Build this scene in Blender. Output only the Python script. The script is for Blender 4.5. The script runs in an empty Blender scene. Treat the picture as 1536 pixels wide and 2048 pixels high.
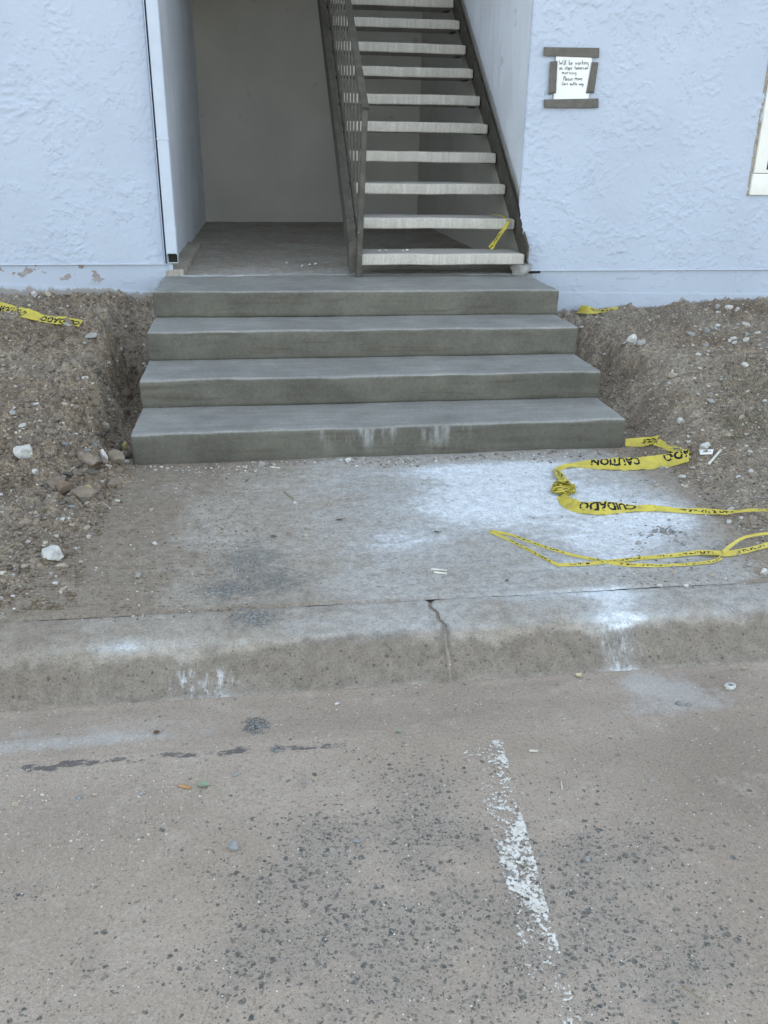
import bpy, bmesh, math, random
import numpy as np
from mathutils import Vector, Matrix

random.seed(7)
rng = np.random.default_rng(7)
sc = bpy.context.scene
col = sc.collection

# ------------------------------------------------------------------ camera
F_PX, PITCH, ROLL, YAW, CZ = 1730.29, 0.397, 0.0134, 0.1384, 1.2523
CAM = np.array([0.0, 0.0, CZ])
_f = np.array([math.sin(YAW) * math.cos(PITCH), math.cos(YAW) * math.cos(PITCH), -math.sin(PITCH)])
_r = np.array([math.cos(YAW), -math.sin(YAW), 0.0])
_d = np.cross(_f, _r)
RIGHT = math.cos(ROLL) * _r - math.sin(ROLL) * _d
DOWN = math.sin(ROLL) * _r + math.cos(ROLL) * _d
cam_data = bpy.data.cameras.new("camera")
cam_data.sensor_fit = 'VERTICAL'
cam_data.sensor_height = 32.0
cam_data.lens = F_PX / 2048 * 32.0
cam_data.clip_start = 0.05
cam_data.clip_end = 1000
cam = bpy.data.objects.new("camera", cam_data)
M = Matrix.Identity(4)
for i in range(3):
    M[i][0] = RIGHT[i]; M[i][1] = -DOWN[i]; M[i][2] = -_f[i]; M[i][3] = CAM[i]
cam.matrix_world = M
col.objects.link(cam)
sc.camera = cam

# ------------------------------------------------------------------ light
SUN_AZ, SUN_EL = math.radians(28), math.radians(40)      # behind the building, to the right
world = bpy.data.worlds.new("World"); sc.world = world; world.use_nodes = True
wn = world.node_tree; wn.nodes.clear()
sky = wn.nodes.new('ShaderNodeTexSky'); sky.sky_type = 'NISHITA'; sky.sun_disc = False
sky.sun_elevation = SUN_EL; sky.sun_rotation = SUN_AZ
sky.air_density = 1.0; sky.dust_density = 1.0; sky.ozone_density = 0.6; sky.altitude = 400
bg = wn.nodes.new('ShaderNodeBackground'); bg.inputs['Strength'].default_value = 0.15
wo = wn.nodes.new('ShaderNodeOutputWorld')
hsv = wn.nodes.new('ShaderNodeHueSaturation'); hsv.inputs['Saturation'].default_value = 0.46   # a hazy, paler sky
tint = wn.nodes.new('ShaderNodeMix'); tint.data_type = 'RGBA'; tint.blend_type = 'MULTIPLY'; tint.inputs[0].default_value = 1.0
tint.inputs[7].default_value = (1.0, 1.012, 0.955, 1)                                      # camera white balance
wn.links.new(sky.outputs[0], hsv.inputs['Color']); wn.links.new(hsv.outputs[0], tint.inputs[6]); wn.links.new(tint.outputs[2], bg.inputs['Color']); wn.links.new(bg.outputs[0], wo.inputs['Surface'])
sun_d = bpy.data.lights.new("sun", 'SUN'); sun_d.energy = 3.0; sun_d.angle = math.radians(0.5)
sun_d.color = (1.0, 0.94, 0.86)
sun = bpy.data.objects.new("sun", sun_d); col.objects.link(sun)
sv = Vector((math.sin(SUN_AZ) * math.cos(SUN_EL), math.cos(SUN_AZ) * math.cos(SUN_EL), math.sin(SUN_EL)))
sun.rotation_euler = sv.to_track_quat('Z', 'Y').to_euler(); sun.location = (5, 30, 30)
vs = sc.view_settings
vs.view_transform = 'Standard'; vs.look = 'None'; vs.gamma = 1.0; vs.use_curve_mapping = False
vs.exposure = 1.92
sc.render.engine = 'CYCLES'
try:
    sc.cycles.max_bounces = 8; sc.cycles.diffuse_bounces = 5; sc.cycles.transparent_max_bounces = 8
except Exception:
    pass

# ------------------------------------------------------------------ numpy noise
def _hash(ix, iy, seed):
    n = (ix.astype(np.int64) * 374761393 + iy.astype(np.int64) * 668265263 + seed * 974634777) & 0xffffffff
    n = ((n ^ (n >> 13)) * 1274126177) & 0xffffffff
    n = ((n ^ (n >> 15)) * 2246822519) & 0xffffffff
    return ((n ^ (n >> 16)) & 0xffffff) / float(0xffffff)

def vnoise(x, y, seed=0):
    x = np.asarray(x, float); y = np.asarray(y, float)
    ix = np.floor(x); iy = np.floor(y); fx = x - ix; fy = y - iy
    def g(dx, dy):
        a = _hash(ix + dx, iy + dy, seed) * 2 * math.pi
        return np.cos(a) * (fx - dx) + np.sin(a) * (fy - dy)
    u = fx ** 3 * (fx * (fx * 6 - 15) + 10); v = fy ** 3 * (fy * (fy * 6 - 15) + 10)
    a = g(0, 0) * (1 - u) + g(1, 0) * u
    b = g(0, 1) * (1 - u) + g(1, 1) * u
    return (a * (1 - v) + b * v) * 1.5

def fbm(x, y, seed=0, oct=4, gain=0.5):
    s = 0.0; a = 1.0; f = 1.0
    for o in range(oct):
        s = s + a * vnoise(x * f, y * f, seed + o * 17); a *= gain; f *= 2.03
    return s

def worley(x, y, seed=0):
    """distance to the nearest feature point and that cell's random value"""
    x = np.asarray(x, float); y = np.asarray(y, float)
    ix = np.floor(x); iy = np.floor(y)
    d = np.full(x.shape, 9.0); r = np.zeros(x.shape)
    for dx in (-1, 0, 1):
        for dy in (-1, 0, 1):
            cx = ix + dx; cy = iy + dy
            px = cx + _hash(cx, cy, seed + 1); py = cy + _hash(cx, cy, seed + 2)
            q = np.hypot(x - px, y - py); m = q < d
            r = np.where(m, _hash(cx, cy, seed + 3), r); d = np.where(m, q, d)
    return d, r

def sstep(a, b, x):
    t = np.clip((np.asarray(x, float) - a) / (b - a), 0, 1)
    return t * t * (3 - 2 * t)

def lerp(a, b, t): return a + (b - a) * t

# ------------------------------------------------------------------ object helpers
def mesh_np(name, V, F, attrs=None, smooth=True, uv=None):
    V = np.asarray(V, np.float32); F = np.asarray(F, np.int32)
    me = bpy.data.meshes.new(name)
    k = F.shape[1]
    me.vertices.add(len(V)); me.vertices.foreach_set('co', V.ravel())
    me.loops.add(F.size); me.loops.foreach_set('vertex_index', F.ravel())
    me.polygons.add(len(F))
    me.polygons.foreach_set('loop_start', np.arange(0, F.size, k, dtype=np.int32))
    me.polygons.foreach_set('loop_total', np.full(len(F), k, np.int32))
    me.polygons.foreach_set('use_smooth', np.full(len(F), smooth, bool))
    me.update(calc_edges=True)
    if attrs:
        for n, a in attrs.items():
            a = np.asarray(a, np.float32)
            if a.ndim == 1:
                me.attributes.new(n, 'FLOAT', 'POINT').data.foreach_set('value', a)
            else:
                if a.shape[1] == 3: a = np.c_[a, np.ones(len(a), np.float32)]
                me.attributes.new(n, 'FLOAT_COLOR', 'POINT').data.foreach_set('color', a.astype(np.float32).ravel())
    if uv is not None:
        l = me.uv_layers.new(name='UVMap')
        l.data.foreach_set('uv', np.asarray(uv, np.float32)[F.ravel()].ravel())
    return me

def obj(name, me, mat=None, parent=None, loc=None):
    o = bpy.data.objects.new(name, me)
    if me is not None and mat is not None and not me.materials: me.materials.append(mat)
    col.objects.link(o)
    if parent is not None: o.parent = parent
    if loc is not None: o.location = loc
    return o

def tag(o, label=None, cat=None, group=None, kind=None):
    if label: o['label'] = label
    if cat: o['category'] = cat
    if group: o['group'] = group
    if kind: o['kind'] = kind
    return o

def empty(name, loc=(0, 0, 0)):
    o = bpy.data.objects.new(name, None); o.empty_display_size = 0.1
    o.location = loc; col.objects.link(o); return o

def grid_faces(nu, nv):
    i = np.arange(nu * nv).reshape(nu, nv)
    return np.stack([i[:-1, :-1], i[1:, :-1], i[1:, 1:], i[:-1, 1:]], -1).reshape(-1, 4)

def grid_mesh(name, xs, ys, zf, attrs=None):
    X, Y = np.meshgrid(xs, ys, indexing='ij')
    Z = zf(X, Y)
    at = {k: v(X, Y).ravel() for k, v in attrs.items()} if attrs else None
    return mesh_np(name, np.stack([X, Y, Z], -1).reshape(-1, 3), grid_faces(len(xs), len(ys)), at)

def _lat(h, r, step):
    inner = np.linspace(-h + r, h - r, max(2, int(round(2 * (h - r) / step)) + 1))
    if r <= 0: return inner
    return np.concatenate([[-h, -h + r * .3, -h + r * .62], inner, [h - r * .62, h - r * .3, h]])

def rbox(name, size, r=0.01, step=0.05, disp=None, faces='all'):
    """box centred on its origin with rounded edges, as a lattice so that disp can push its points"""
    hx, hy, hz = [s / 2 for s in size]
    L = [_lat(hx, r, step), _lat(hy, r, step), _lat(hz, r, step)]
    H = (hx, hy, hz); VV = []; FF = []; n = 0
    for ax in range(3):
        for sg in (-1, 1):
            a, b = [(1, 2), (2, 0), (0, 1)][ax]
            A, B = np.meshgrid(L[a], L[b], indexing='ij')
            P = np.zeros(A.shape + (3,)); P[..., a] = A; P[..., b] = B; P[..., ax] = sg * H[ax]
            f = grid_faces(*A.shape)
            if sg < 0: f = f[:, ::-1]
            VV.append(P.reshape(-1, 3)); FF.append(f + n); n += A.size
    V = np.concatenate(VV); F = np.concatenate(FF)
    key = np.round(V, 6); _, idx, inv = np.unique(key, axis=0, return_index=True, return_inverse=True)
    V = V[idx]; F = inv.reshape(-1)[F]
    if r > 0:
        inn = np.array([hx - r, hy - r, hz - r])
        q = np.clip(V, -inn, inn); dv = V - q; ln = np.linalg.norm(dv, axis=1, keepdims=True)
        V = np.where(ln > 1e-9, q + dv / np.maximum(ln, 1e-9) * r, V)
    if disp is not None: V = disp(V)
    return mesh_np(name, V, F)

def boxm(name, p0, p1, r=0.003, step=1.0):
    """box mesh between two corners, in world coordinates"""
    p0 = np.array(p0, float); p1 = np.array(p1, float); c = (p0 + p1) / 2
    r = min(r, 0.45 * float(np.min(np.abs(p1 - p0))))
    return rbox(name, np.abs(p1 - p0), r, step, lambda V: V + c)

def bar_mesh(name, a, b, w, h, up=(0, 0, 1)):
    """rectangular bar from a to b: w sideways, h along up"""
    a = np.array(a, float); b = np.array(b, float); t = b - a; L = np.linalg.norm(t); t /= L
    s = np.cross(t, np.array(up, float)); s /= np.linalg.norm(s); u = np.cross(s, t)
    R = np.stack([s, t, u], 1); c = (a + b) / 2
    return rbox(name, (w, L, h), min(w, h) * .18, 1.0, lambda V: V @ R.T + c)

def join_meshes(name, parts):
    VV, FF, n = [], [], 0
    for V, F in parts:
        VV.append(V); FF.append(F + n); n += len(V)
    return mesh_np(name, np.concatenate(VV), np.concatenate(FF))

# ------------------------------------------------------------------ material helpers
def new_mat(name):
    m = bpy.data.materials.new(name); m.use_nodes = True
    nt = m.node_tree; b = nt.nodes['Principled BSDF']
    b.inputs['Roughness'].default_value = 0.9
    b.inputs['Specular IOR Level'].default_value = 0.25
    return m, nt, b

class N:
    """small node-graph writer"""
    def __init__(s, nt): s.nt = nt; s.co = None
    def add(s, t, **k):
        n = s.nt.nodes.new(t)
        for a, v in k.items(): setattr(n, a, v)
        return n
    def put(s, sock, v):
        if hasattr(v, 'is_output') or isinstance(v, bpy.types.NodeSocket): s.nt.links.new(v, sock)
        else:
            if isinstance(v, (tuple, list)) and len(v) == 3 and len(sock.default_value) == 4: v = (*v, 1)
            sock.default_value = v
    def obj(s):
        if s.co is None: s.co = s.add('ShaderNodeTexCoord').outputs['Object']
        return s.co
    def scale(s, v3, vec=None):
        m = s.add('ShaderNodeMapping'); s.put(m.inputs['Vector'], vec or s.obj()); m.inputs['Scale'].default_value = v3
        return m.outputs[0]
    def noise(s, sc, det=4, rough=.55, dist=0, vec=None, out='Fac'):
        n = s.add('ShaderNodeTexNoise'); s.put(n.inputs['Vector'], vec or s.obj())
        n.inputs['Scale'].default_value = sc; n.inputs['Detail'].default_value = det
        n.inputs['Roughness'].default_value = rough; n.inputs['Distortion'].default_value = dist
        return n.outputs[out]
    def voro(s, sc, vec=None, feat='F1', out='Distance', rnd=1.0):
        n = s.add('ShaderNodeTexVoronoi', feature=feat); s.put(n.inputs['Vector'], vec or s.obj())
        n.inputs['Scale'].default_value = sc; n.inputs['Randomness'].default_value = rnd
        return n.outputs[out]
    def math(s, op, a, b=0.0, c=0.0):
        n = s.add('ShaderNodeMath', operation=op)
        for i, v in enumerate((a, b, c)): s.put(n.inputs[i], v)
        return n.outputs[0]
    def ss(s, a, b, x):
        n = s.add('ShaderNodeMapRange', interpolation_type='SMOOTHSTEP')
        s.put(n.inputs['Value'], x); s.put(n.inputs['From Min'], a); s.put(n.inputs['From Max'], b)
        return n.outputs[0]
    def mix(s, f, a, b):
        n = s.add('ShaderNodeMix', data_type='RGBA')
        s.put(n.inputs[0], f); s.put(n.inputs[6], a); s.put(n.inputs[7], b)
        return n.outputs[2]
    def attr(s, name, out='Fac'):
        n = s.add('ShaderNodeAttribute', attribute_name=name); return n.outputs[out]
    def sep(s, vec=None):
        n = s.add('ShaderNodeSeparateXYZ'); s.put(n.inputs[0], vec or s.obj()); return n.outputs
    def grain(s, c, scales, amp):
        """fine light and dark speckle on a colour"""
        v = None
        for sc_ in scales:
            n = s.math('MULTIPLY', s.math('SUBTRACT', s.noise(sc_, 2, .6), .5), 2 * amp / len(scales) ** .5)
            v = n if v is None else s.math('ADD', v, n)
        h = s.add('ShaderNodeHueSaturation'); s.put(h.inputs['Color'], c); s.put(h.inputs['Value'], s.math('ADD', 1.0, v)); return h.outputs[0]
    def bump(s, h, dist=.002, strength=1.0, normal=None):
        n = s.add('ShaderNodeBump'); s.put(n.inputs['Height'], h)
        n.inputs['Distance'].default_value = dist; n.inputs['Strength'].default_value = strength
        if normal is not None: s.put(n.inputs['Normal'], normal)
        return n.outputs[0]

# ------------------------------------------------------------------ materials
def mat_stucco(name, base, dirt=0.0):
    m, nt, b = new_mat(name); g = N(nt)
    big = g.noise(1.3, 3); c = g.mix(g.ss(.35, .7, big), base, tuple(x * .94 for x in base))
    sp = g.noise(60, 2); c = g.mix(g.math('MULTIPLY', g.ss(.69, .76, sp), .35), c, (.25, .24, .23))
    if dirt:
        z = g.sep()[2]; n2 = g.noise(9, 5)
        top = g.ss(-.055, .02, g.math('ADD', g.math('SUBTRACT', z, .56), g.math('MULTIPLY', g.math('SUBTRACT', n2, .5), .22)))
        x = g.ss(-.72, -1.0, g.sep()[0])
        c = g.mix(g.math('MULTIPLY', top, g.math('MULTIPLY', x, .8)), c, (.24, .175, .13))
    low = g.attr('mud'); n3 = g.noise(26, 4)
    c = g.mix(g.math('MULTIPLY', g.ss(.35, .65, g.math('ADD', low, g.math('MULTIPLY', g.math('SUBTRACT', n3, .5), .7))), .8), c, (.27, .235, .2))
    g.put(b.inputs['Base Color'], c); b.inputs['Roughness'].default_value = .8
    h = g.math('ADD', g.noise(170, 3), g.math('MULTIPLY', g.noise(45, 3), .8))
    g.put(b.inputs['Normal'], g.bump(h, .0012, .55))
    return m
M_STUCCO = mat_stucco('stucco_paint', (.448, .510, .618))
M_PLINTH = mat_stucco('plinth_paint', (.425, .485, .585), dirt=1)

def mat_inner(name, base):
    m, nt, b = new_mat(name); g = N(nt)
    c = g.mix(g.ss(.3, .75, g.noise(1.6, 4)), base, tuple(x * .86 for x in base))
    c = g.mix(g.math('MULTIPLY', g.ss(.66, .74, g.noise(7, 4)), .35), c, (.16, .15, .14))
    g.put(b.inputs['Base Color'], c); b.inputs['Roughness'].default_value = .85
    g.put(b.inputs['Normal'], g.bump(g.math('ADD', g.noise(38, 4, dist=.6), g.math('MULTIPLY', g.noise(120, 2), .5)), .004, .6))
    return m
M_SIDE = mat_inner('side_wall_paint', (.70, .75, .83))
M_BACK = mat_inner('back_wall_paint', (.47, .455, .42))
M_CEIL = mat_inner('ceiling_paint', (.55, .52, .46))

def mat_fresh():
    m, nt, b = new_mat('fresh_concrete'); g = N(nt)
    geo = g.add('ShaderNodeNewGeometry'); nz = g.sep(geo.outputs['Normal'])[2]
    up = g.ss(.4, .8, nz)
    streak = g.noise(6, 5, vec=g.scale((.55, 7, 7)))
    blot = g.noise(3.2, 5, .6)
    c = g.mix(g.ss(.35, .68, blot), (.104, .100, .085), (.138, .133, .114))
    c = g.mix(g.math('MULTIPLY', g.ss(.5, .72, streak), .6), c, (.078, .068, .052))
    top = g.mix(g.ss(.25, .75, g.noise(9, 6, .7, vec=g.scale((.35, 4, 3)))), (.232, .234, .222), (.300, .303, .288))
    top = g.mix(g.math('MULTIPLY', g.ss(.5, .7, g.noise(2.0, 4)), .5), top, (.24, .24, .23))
    c = g.mix(up, c, top)  # risers coloured darker than tread tops, for the weaker light on upright faces
    # pale drips on the lowest riser
    o = g.sep()
    band = g.math('MULTIPLY', g.ss(.0, .13, o[2]), g.ss(.14, .128, o[2]))
    xx = g.math('MULTIPLY', g.ss(.15, .32, o[0]), g.ss(.92, .78, o[0]))
    dr = g.ss(.47, .72, g.noise(9, 3, vec=g.scale((2.3, 1, .45))))
    c = g.mix(g.math('MULTIPLY', g.math('MULTIPLY', dr, g.math('SUBTRACT', 1, up)), g.math('MULTIPLY', g.math('MULTIPLY', xx, band), 1.0)), c, (.36, .37, .37))
    pr = g.voro(130); pc = g.sep(g.voro(130, out='Color'))[0]
    c = g.mix(g.math('MULTIPLY', g.math('MULTIPLY', g.ss(.22, .12, pr), g.ss(.80, .84, pc)), .6), c, (.07, .068, .06))
    c = g.grain(c, (2.2, 7, 60, 200), .50)
    g.put(b.inputs['Base Color'], c)
    g.put(b.inputs['Roughness'], g.mix(up, (.72, .72, .72), (.6, .6, .6)))
    hr = g.noise(40, 3, vec=g.scale((.06, 1, 1)))
    h = g.math('ADD', g.math('MULTIPLY', hr, .7), g.math('MULTIPLY', g.noise(140, 3), .45))
    g.put(b.inputs['Normal'], g.bump(h, .002, .45))
    return m
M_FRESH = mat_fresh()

def mat_tread():
    m, nt, b = new_mat('precast_tread_concrete'); g = N(nt)
    info = g.add('ShaderNodeObjectInfo').outputs['Random']
    v = g.add('ShaderNodeCombineXYZ'); g.put(v.inputs[0], g.math('MULTIPLY', info, 40))
    va = g.add('ShaderNodeVectorMath', operation='ADD'); g.put(va.inputs[0], g.obj()); g.put(va.inputs[1], v.outputs[0])
    vec = va.outputs[0]
    st = g.noise(17, 6, .75, vec=g.scale((2.2, .4, .22), vec))
    c = g.mix(g.ss(.36, .70, st), (.40, .385, .35), (.52, .505, .465))
    c = g.mix(g.math('MULTIPLY', g.math('MULTIPLY', g.ss(.60, .72, g.noise(30, 4, .7, vec=g.scale((2.6, .4, .2), vec))), g.ss(.40, .60, g.noise(5, 2, vec=vec))), .6), c, (.27, .25, .225))
    c = g.grain(c, (90, 240), .35)
    c = g.mix(g.math('MULTIPLY', g.ss(.5, .75, g.noise(5, 5, vec=vec)), .3), c, (.38, .36, .33))
    nz = g.sep(g.add('ShaderNodeNewGeometry').outputs['Normal'])[2]
    c = g.mix(g.ss(.5, .9, nz), c, (.36, .345, .32))
    g.put(b.inputs['Base Color'], c)
    g.put(b.inputs['Normal'], g.bump(g.noise(120, 4, vec=vec), .002, .5))
    return m
M_TREAD = mat_tread()

def mat_steel():
    m, nt, b = new_mat('grimy_dark_steel'); g = N(nt)
    c = g.mix(g.ss(.4, .7, g.noise(14, 5)), (.062, .058, .048), (.095, .088, .074))
    z = g.sep()[2]; low = g.ss(1.6, .55, z)
    fl = g.math('MULTIPLY', g.ss(.66, .70, g.noise(95, 3)), g.math('ADD', .12, g.math('MULTIPLY', low, .75)))
    c = g.mix(fl, c, (.50, .49, .46))
    g.put(b.inputs['Base Color'], c); b.inputs['Roughness'].default_value = .62
    b.inputs['Specular IOR Level'].default_value = .4
    g.put(b.inputs['Normal'], g.bump(g.noise(150, 3), .001, .5))
    return m
M_STEEL = mat_steel()

def mat_white(name, base, chip=.5):
    m, nt, b = new_mat(name); g = N(nt)
    c = g.mix(g.ss(.4, .7, g.noise(8, 4)), base, tuple(x * .93 for x in base))
    c = g.mix(g.math('MULTIPLY', g.ss(.70, .74, g.noise(38, 4)), chip), c, (.30, .29, .26))
    g.put(b.inputs['Base Color'], c); b.inputs['Roughness'].default_value = .55
    g.put(b.inputs['Normal'], g.bump(g.noise(40, 4, vec=g.scale((1, 1, .3))), .0015, .4))
    return m
M_SPOUT = mat_white('downspout_paint', (.50, .56, .66), .3)
M_FRAME = mat_white('window_paint', (.80, .80, .76), .7)
M_PAPER = mat_white('paper', (.80, .82, .82), 0)
def mat_plain(name, c, rough=.8, spec=.25, var=.25, sc_=25):
    m, nt, b = new_mat(name); g = N(nt)
    g.put(b.inputs['Base Color'], g.mix(g.ss(.3, .7, g.noise(sc_, 4)), c, tuple(x * (1 - var) for x in c)))
    b.inputs['Roughness'].default_value = rough; b.inputs['Specular IOR Level'].default_value = spec
    g.put(b.inputs['Normal'], g.bump(g.noise(sc_ * 5, 3), .001, .3))
    return m
M_INK = mat_plain('black_marker_ink', (.012, .012, .018), .7, var=.1)
M_DUCT = mat_plain('grey_duct_tape', (.125, .117, .105), .5, .35)
M_GLASS = mat_plain('dark_window_glass', (.05, .055, .055), .08, .6, var=.05)
M_DARK = mat_plain('dark_gap_shade', (.035, .033, .03), .95)
M_ROOF = mat_plain('roof_felt', (.2, .19, .18), .9)
M_LEAF = mat_plain('green_leaf', (.27, .34, .235), .6, sc_=60)
M_CREAM = mat_plain('cream_petal', (.62, .56, .36), .7, sc_=60)
M_BROWNLEAF = mat_plain('dry_brown_leaf', (.12, .085, .055), .85, sc_=60)
M_BUTT = mat_plain('cigarette_paper', (.58, .55, .49), .8, sc_=80)
M_ORANGE = mat_plain('cigarette_filter', (.46, .27, .13), .8, sc_=90)
M_STICK = mat_plain('dry_twig', (.30, .24, .17), .9, sc_=60)
M_WSTICK = mat_plain('pale_wood_sliver', (.70, .70, .63), .8, sc_=60)
M_STRAW = mat_plain('dry_straw', (.33, .28, .19), .9, sc_=60)
M_GRASS = mat_plain('thin_green_grass', (.10, .12, .055), .8, sc_=60)

def mat_tape(name, dashes):
    m, nt, b = new_mat(name); g = N(nt)
    uv = g.add('ShaderNodeTexCoord').outputs['UV']; u = g.sep(uv)
    c = g.mix(g.ss(.35, .7, g.noise(14, 4)), (.62, .53, .085), (.52, .44, .075))
    c = g.mix(g.math('MULTIPLY', g.ss(.55, .75, g.noise(30, 5)), .5), c, (.40, .35, .19))
    if dashes:
        d = g.noise(95, 1, vec=g.scale((1, .02, 1), uv)); seg = g.noise(7, 1, vec=g.scale((1, .01, 1), uv))
        if dashes == 2: d = g.noise(46, 1, vec=g.scale((1, .25, 1), uv)); seg = g.noise(3, 0, vec=g.scale((0, 0, 1), uv)); seg = 1.0
        band = g.math('MULTIPLY', g.ss(.25, .35, u[1]), g.ss(.85, .72, u[1]))
        f = g.math('MULTIPLY', g.math('MULTIPLY', g.ss(.5, .54, d), g.ss(.42, .5, seg)), band)
        c = g.mix(f, c, (.018, .017, .014))
    g.put(b.inputs['Base Color'], c); b.inputs['Roughness'].default_value = .42
    b.inputs['Specular IOR Level'].default_value = .45
    g.put(b.inputs['Normal'], g.bump(g.noise(45, 3, dist=.5), .002, .5))
    # thin film: a little light passes through
    tr = g.add('ShaderNodeBsdfTranslucent'); g.put(tr.inputs[0], c)
    mx = g.add('ShaderNodeMixShader'); mx.inputs[0].default_value = .18
    out = nt.nodes['Material Output']
    nt.links.new(b.outputs[0], mx.inputs[1]); nt.links.new(tr.outputs[0], mx.inputs[2]); nt.links.new(mx.outputs[0], out.inputs[0])
    return m
M_TAPE = mat_tape('caution_tape_film', False)
M_TAPE_D = mat_tape('caution_tape_folded', True)
M_TAPE_K = mat_tape('caution_tape_crumpled', 2)

def mat_dirt():
    m, nt, b = new_mat('dug_dirt'); g = N(nt)
    c = g.mix(g.ss(.3, .7, g.noise(3.0, 5, .6)), (.198, .156, .112), (.282, .232, .176))
    c = g.mix(g.ss(.45, .7, g.noise(24, 5, .65)), c, (.155, .125, .102))
    c = g.mix(g.math('MULTIPLY', g.attr('dust'), .75), c, (.335, .30, .25))
    fine = g.noise(210, 3, .7)
    c = g.mix(g.math('MULTIPLY', g.ss(.56, .68, fine), .55), c, (.36, .33, .295))
    c = g.mix(g.math('MULTIPLY', g.ss(.46, .34, fine), .5), c, (.10, .082, .066))
    vd = g.voro(120); vc = g.sep(g.voro(120, out='Color'))[0]
    c = g.mix(g.math('MULTIPLY', g.ss(.34, .24, vd), g.ss(.84, .87, vc)), c, (.52, .49, .45))
    c = g.grain(c, (70, 150, 320), 1.1)
    g.put(b.inputs['Base Color'], c); b.inputs['Roughness'].default_value = .95
    b.inputs['Specular IOR Level'].default_value = .1
    h = g.math('ADD', g.noise(90, 5, .7), g.math('MULTIPLY', g.noise(260, 3), .4))
    g.put(b.inputs['Normal'], g.bump(h, .007, .8))
    return m
M_DIRT = mat_dirt()

def mat_walk(name, kind):
    """old concrete: powder, dust, mortar, dirt and painted shading lie where the attributes say"""
    m, nt, b = new_mat(name); g = N(nt)
    c = g.mix(g.ss(.35, .7, g.noise(2.4, 5, .6)), (.305, .278, .238), (.370, .346, .310))
    fine = g.noise(120, 4, .7); mid = g.noise(17, 6, .65)
    lay = g.noise(11, 6, .65, vec=g.scale((.5, 1.2, 1)))
    c = g.mix(g.math('MULTIPLY', g.ss(.52, .7, lay), .55), c, (.27, .225, .185))
    c = g.mix(g.math('MULTIPLY', g.ss(.56, .72, fine), .35), c, (.50, .48, .46))
    c = g.mix(g.math('MULTIPLY', g.ss(.44, .32, fine), .45), c, (.17, .15, .13))
    sp = g.noise(34, 4, .7)
    c = g.mix(g.math('MULTIPLY', g.ss(.63, .70, sp), .65), c, (.15, .125, .10))
    c = g.mix(g.math('MULTIPLY', g.ss(.62, .72, g.noise(10, 5, .7)), .5), c, (.21, .175, .14))
    hz = g.ss(.15, .85, g.math('ADD', g.attr('haze'), g.math('MULTIPLY', g.math('SUBTRACT', g.noise(8, 6, .7), .5), 1.1)))
    c = g.mix(g.math('MULTIPLY', hz, .55), c, (.42, .44, .45))
    def lay_on(c, att, colr, k=1.0, lo=.34, hi=.66, amp=.9, tex=mid):
        f = g.ss(lo, hi, g.math('ADD', g.attr(att), g.math('MULTIPLY', g.math('SUBTRACT', tex, .5), amp)))
        return g.mix(g.math('MULTIPLY', f, k), c, colr)
    c = lay_on(c, 'soil_shade', (.232, .194, .152), .8, .2, .9, 1.1)
    c = lay_on(c, 'mortar', (.195, .190, .175), .85, .2, .9, 1.8, g.noise(40, 6, .75))
    big = g.noise(6.5, 7, .72)
    strk = g.noise(7, 7, .75, .6, vec=g.scale((.45, 1.6, 1)))
    c = lay_on(c, 'powder', (.50, .54, .57), .62, .20, .95, 1.5, g.math('ADD', g.math('MULTIPLY', big, .5), g.math('MULTIPLY', strk, .5)))
    c = lay_on(c, 'powder', (.66, .71, .76), .85, .52, .92, 1.5, g.math('ADD', g.math('MULTIPLY', lay, .5), g.math('MULTIPLY', g.noise(30, 6, .72), .5)))
    c = lay_on(c, 'stain_shade', (.135, .125, .112), .75, .25, .85, .8)
    if kind == 'curb':
        c = lay_on(c, 'wear_shade', (.185, .160, .134), .85, .2, .85, .9)
        wv = g.add('ShaderNodeVectorMath', operation='ADD'); g.put(wv.inputs[0], g.obj())
        wn_ = g.add('ShaderNodeVectorMath', operation='SCALE'); g.put(wn_.inputs[0], g.noise(45, 2, out='Color')); wn_.inputs['Scale'].default_value = .012; g.put(wv.inputs[1], wn_.outputs[0])
        for sc_, lo_, k_ in ((78, .62, .75), (150, .35, .6)):
            vd = g.voro(sc_, vec=wv.outputs[0]); vc = g.sep(g.voro(sc_, vec=wv.outputs[0], out='Color'))
            rad = g.math('MULTIPLY', vc[1], .44)
            pit = g.math('MULTIPLY', g.math('MULTIPLY', g.ss(rad, g.math('SUBTRACT', rad, .10), vd), g.ss(lo_, lo_ + .1, vc[0])), g.math('ADD', .22, g.attr('wear_shade')))
            c = g.mix(g.math('MULTIPLY', pit, k_), c, (.105, .092, .080))
        gr = g.noise(75, 5, .75)
        c = g.mix(g.math('MULTIPLY', g.ss(.52, .66, gr), .4), c, (.16, .14, .122))
        c = g.mix(g.math('MULTIPLY', g.ss(.48, .34, gr), .3), c, (.40, .385, .36))
        tick = g.math('MULTIPLY', g.ss(.50, .68, g.noise(38, 6, .7, vec=g.scale((1.6, .55, .55)))), g.ss(.15, .85, g.attr('drip')))
        c = g.mix(g.math('MULTIPLY', tick, .55), c, (.58, .62, .66))
    c = g.grain(c, (28, 75, 160, 330), .75)
    g.put(b.inputs['Base Color'], c); b.inputs['Roughness'].default_value = .92
    b.inputs['Specular IOR Level'].default_value = .15
    h = g.math('ADD', g.math('MULTIPLY', mid, 1.2), g.math('ADD', g.math('MULTIPLY', fine, .8), g.math('MULTIPLY', g.noise(300, 2), .3)))
    g.put(b.inputs['Normal'], g.bump(h, .004, .55))
    return m
M_WALK = mat_walk('dusty_concrete', 'walk')
M_CURB = mat_walk('worn_curb_concrete', 'curb')

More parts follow.
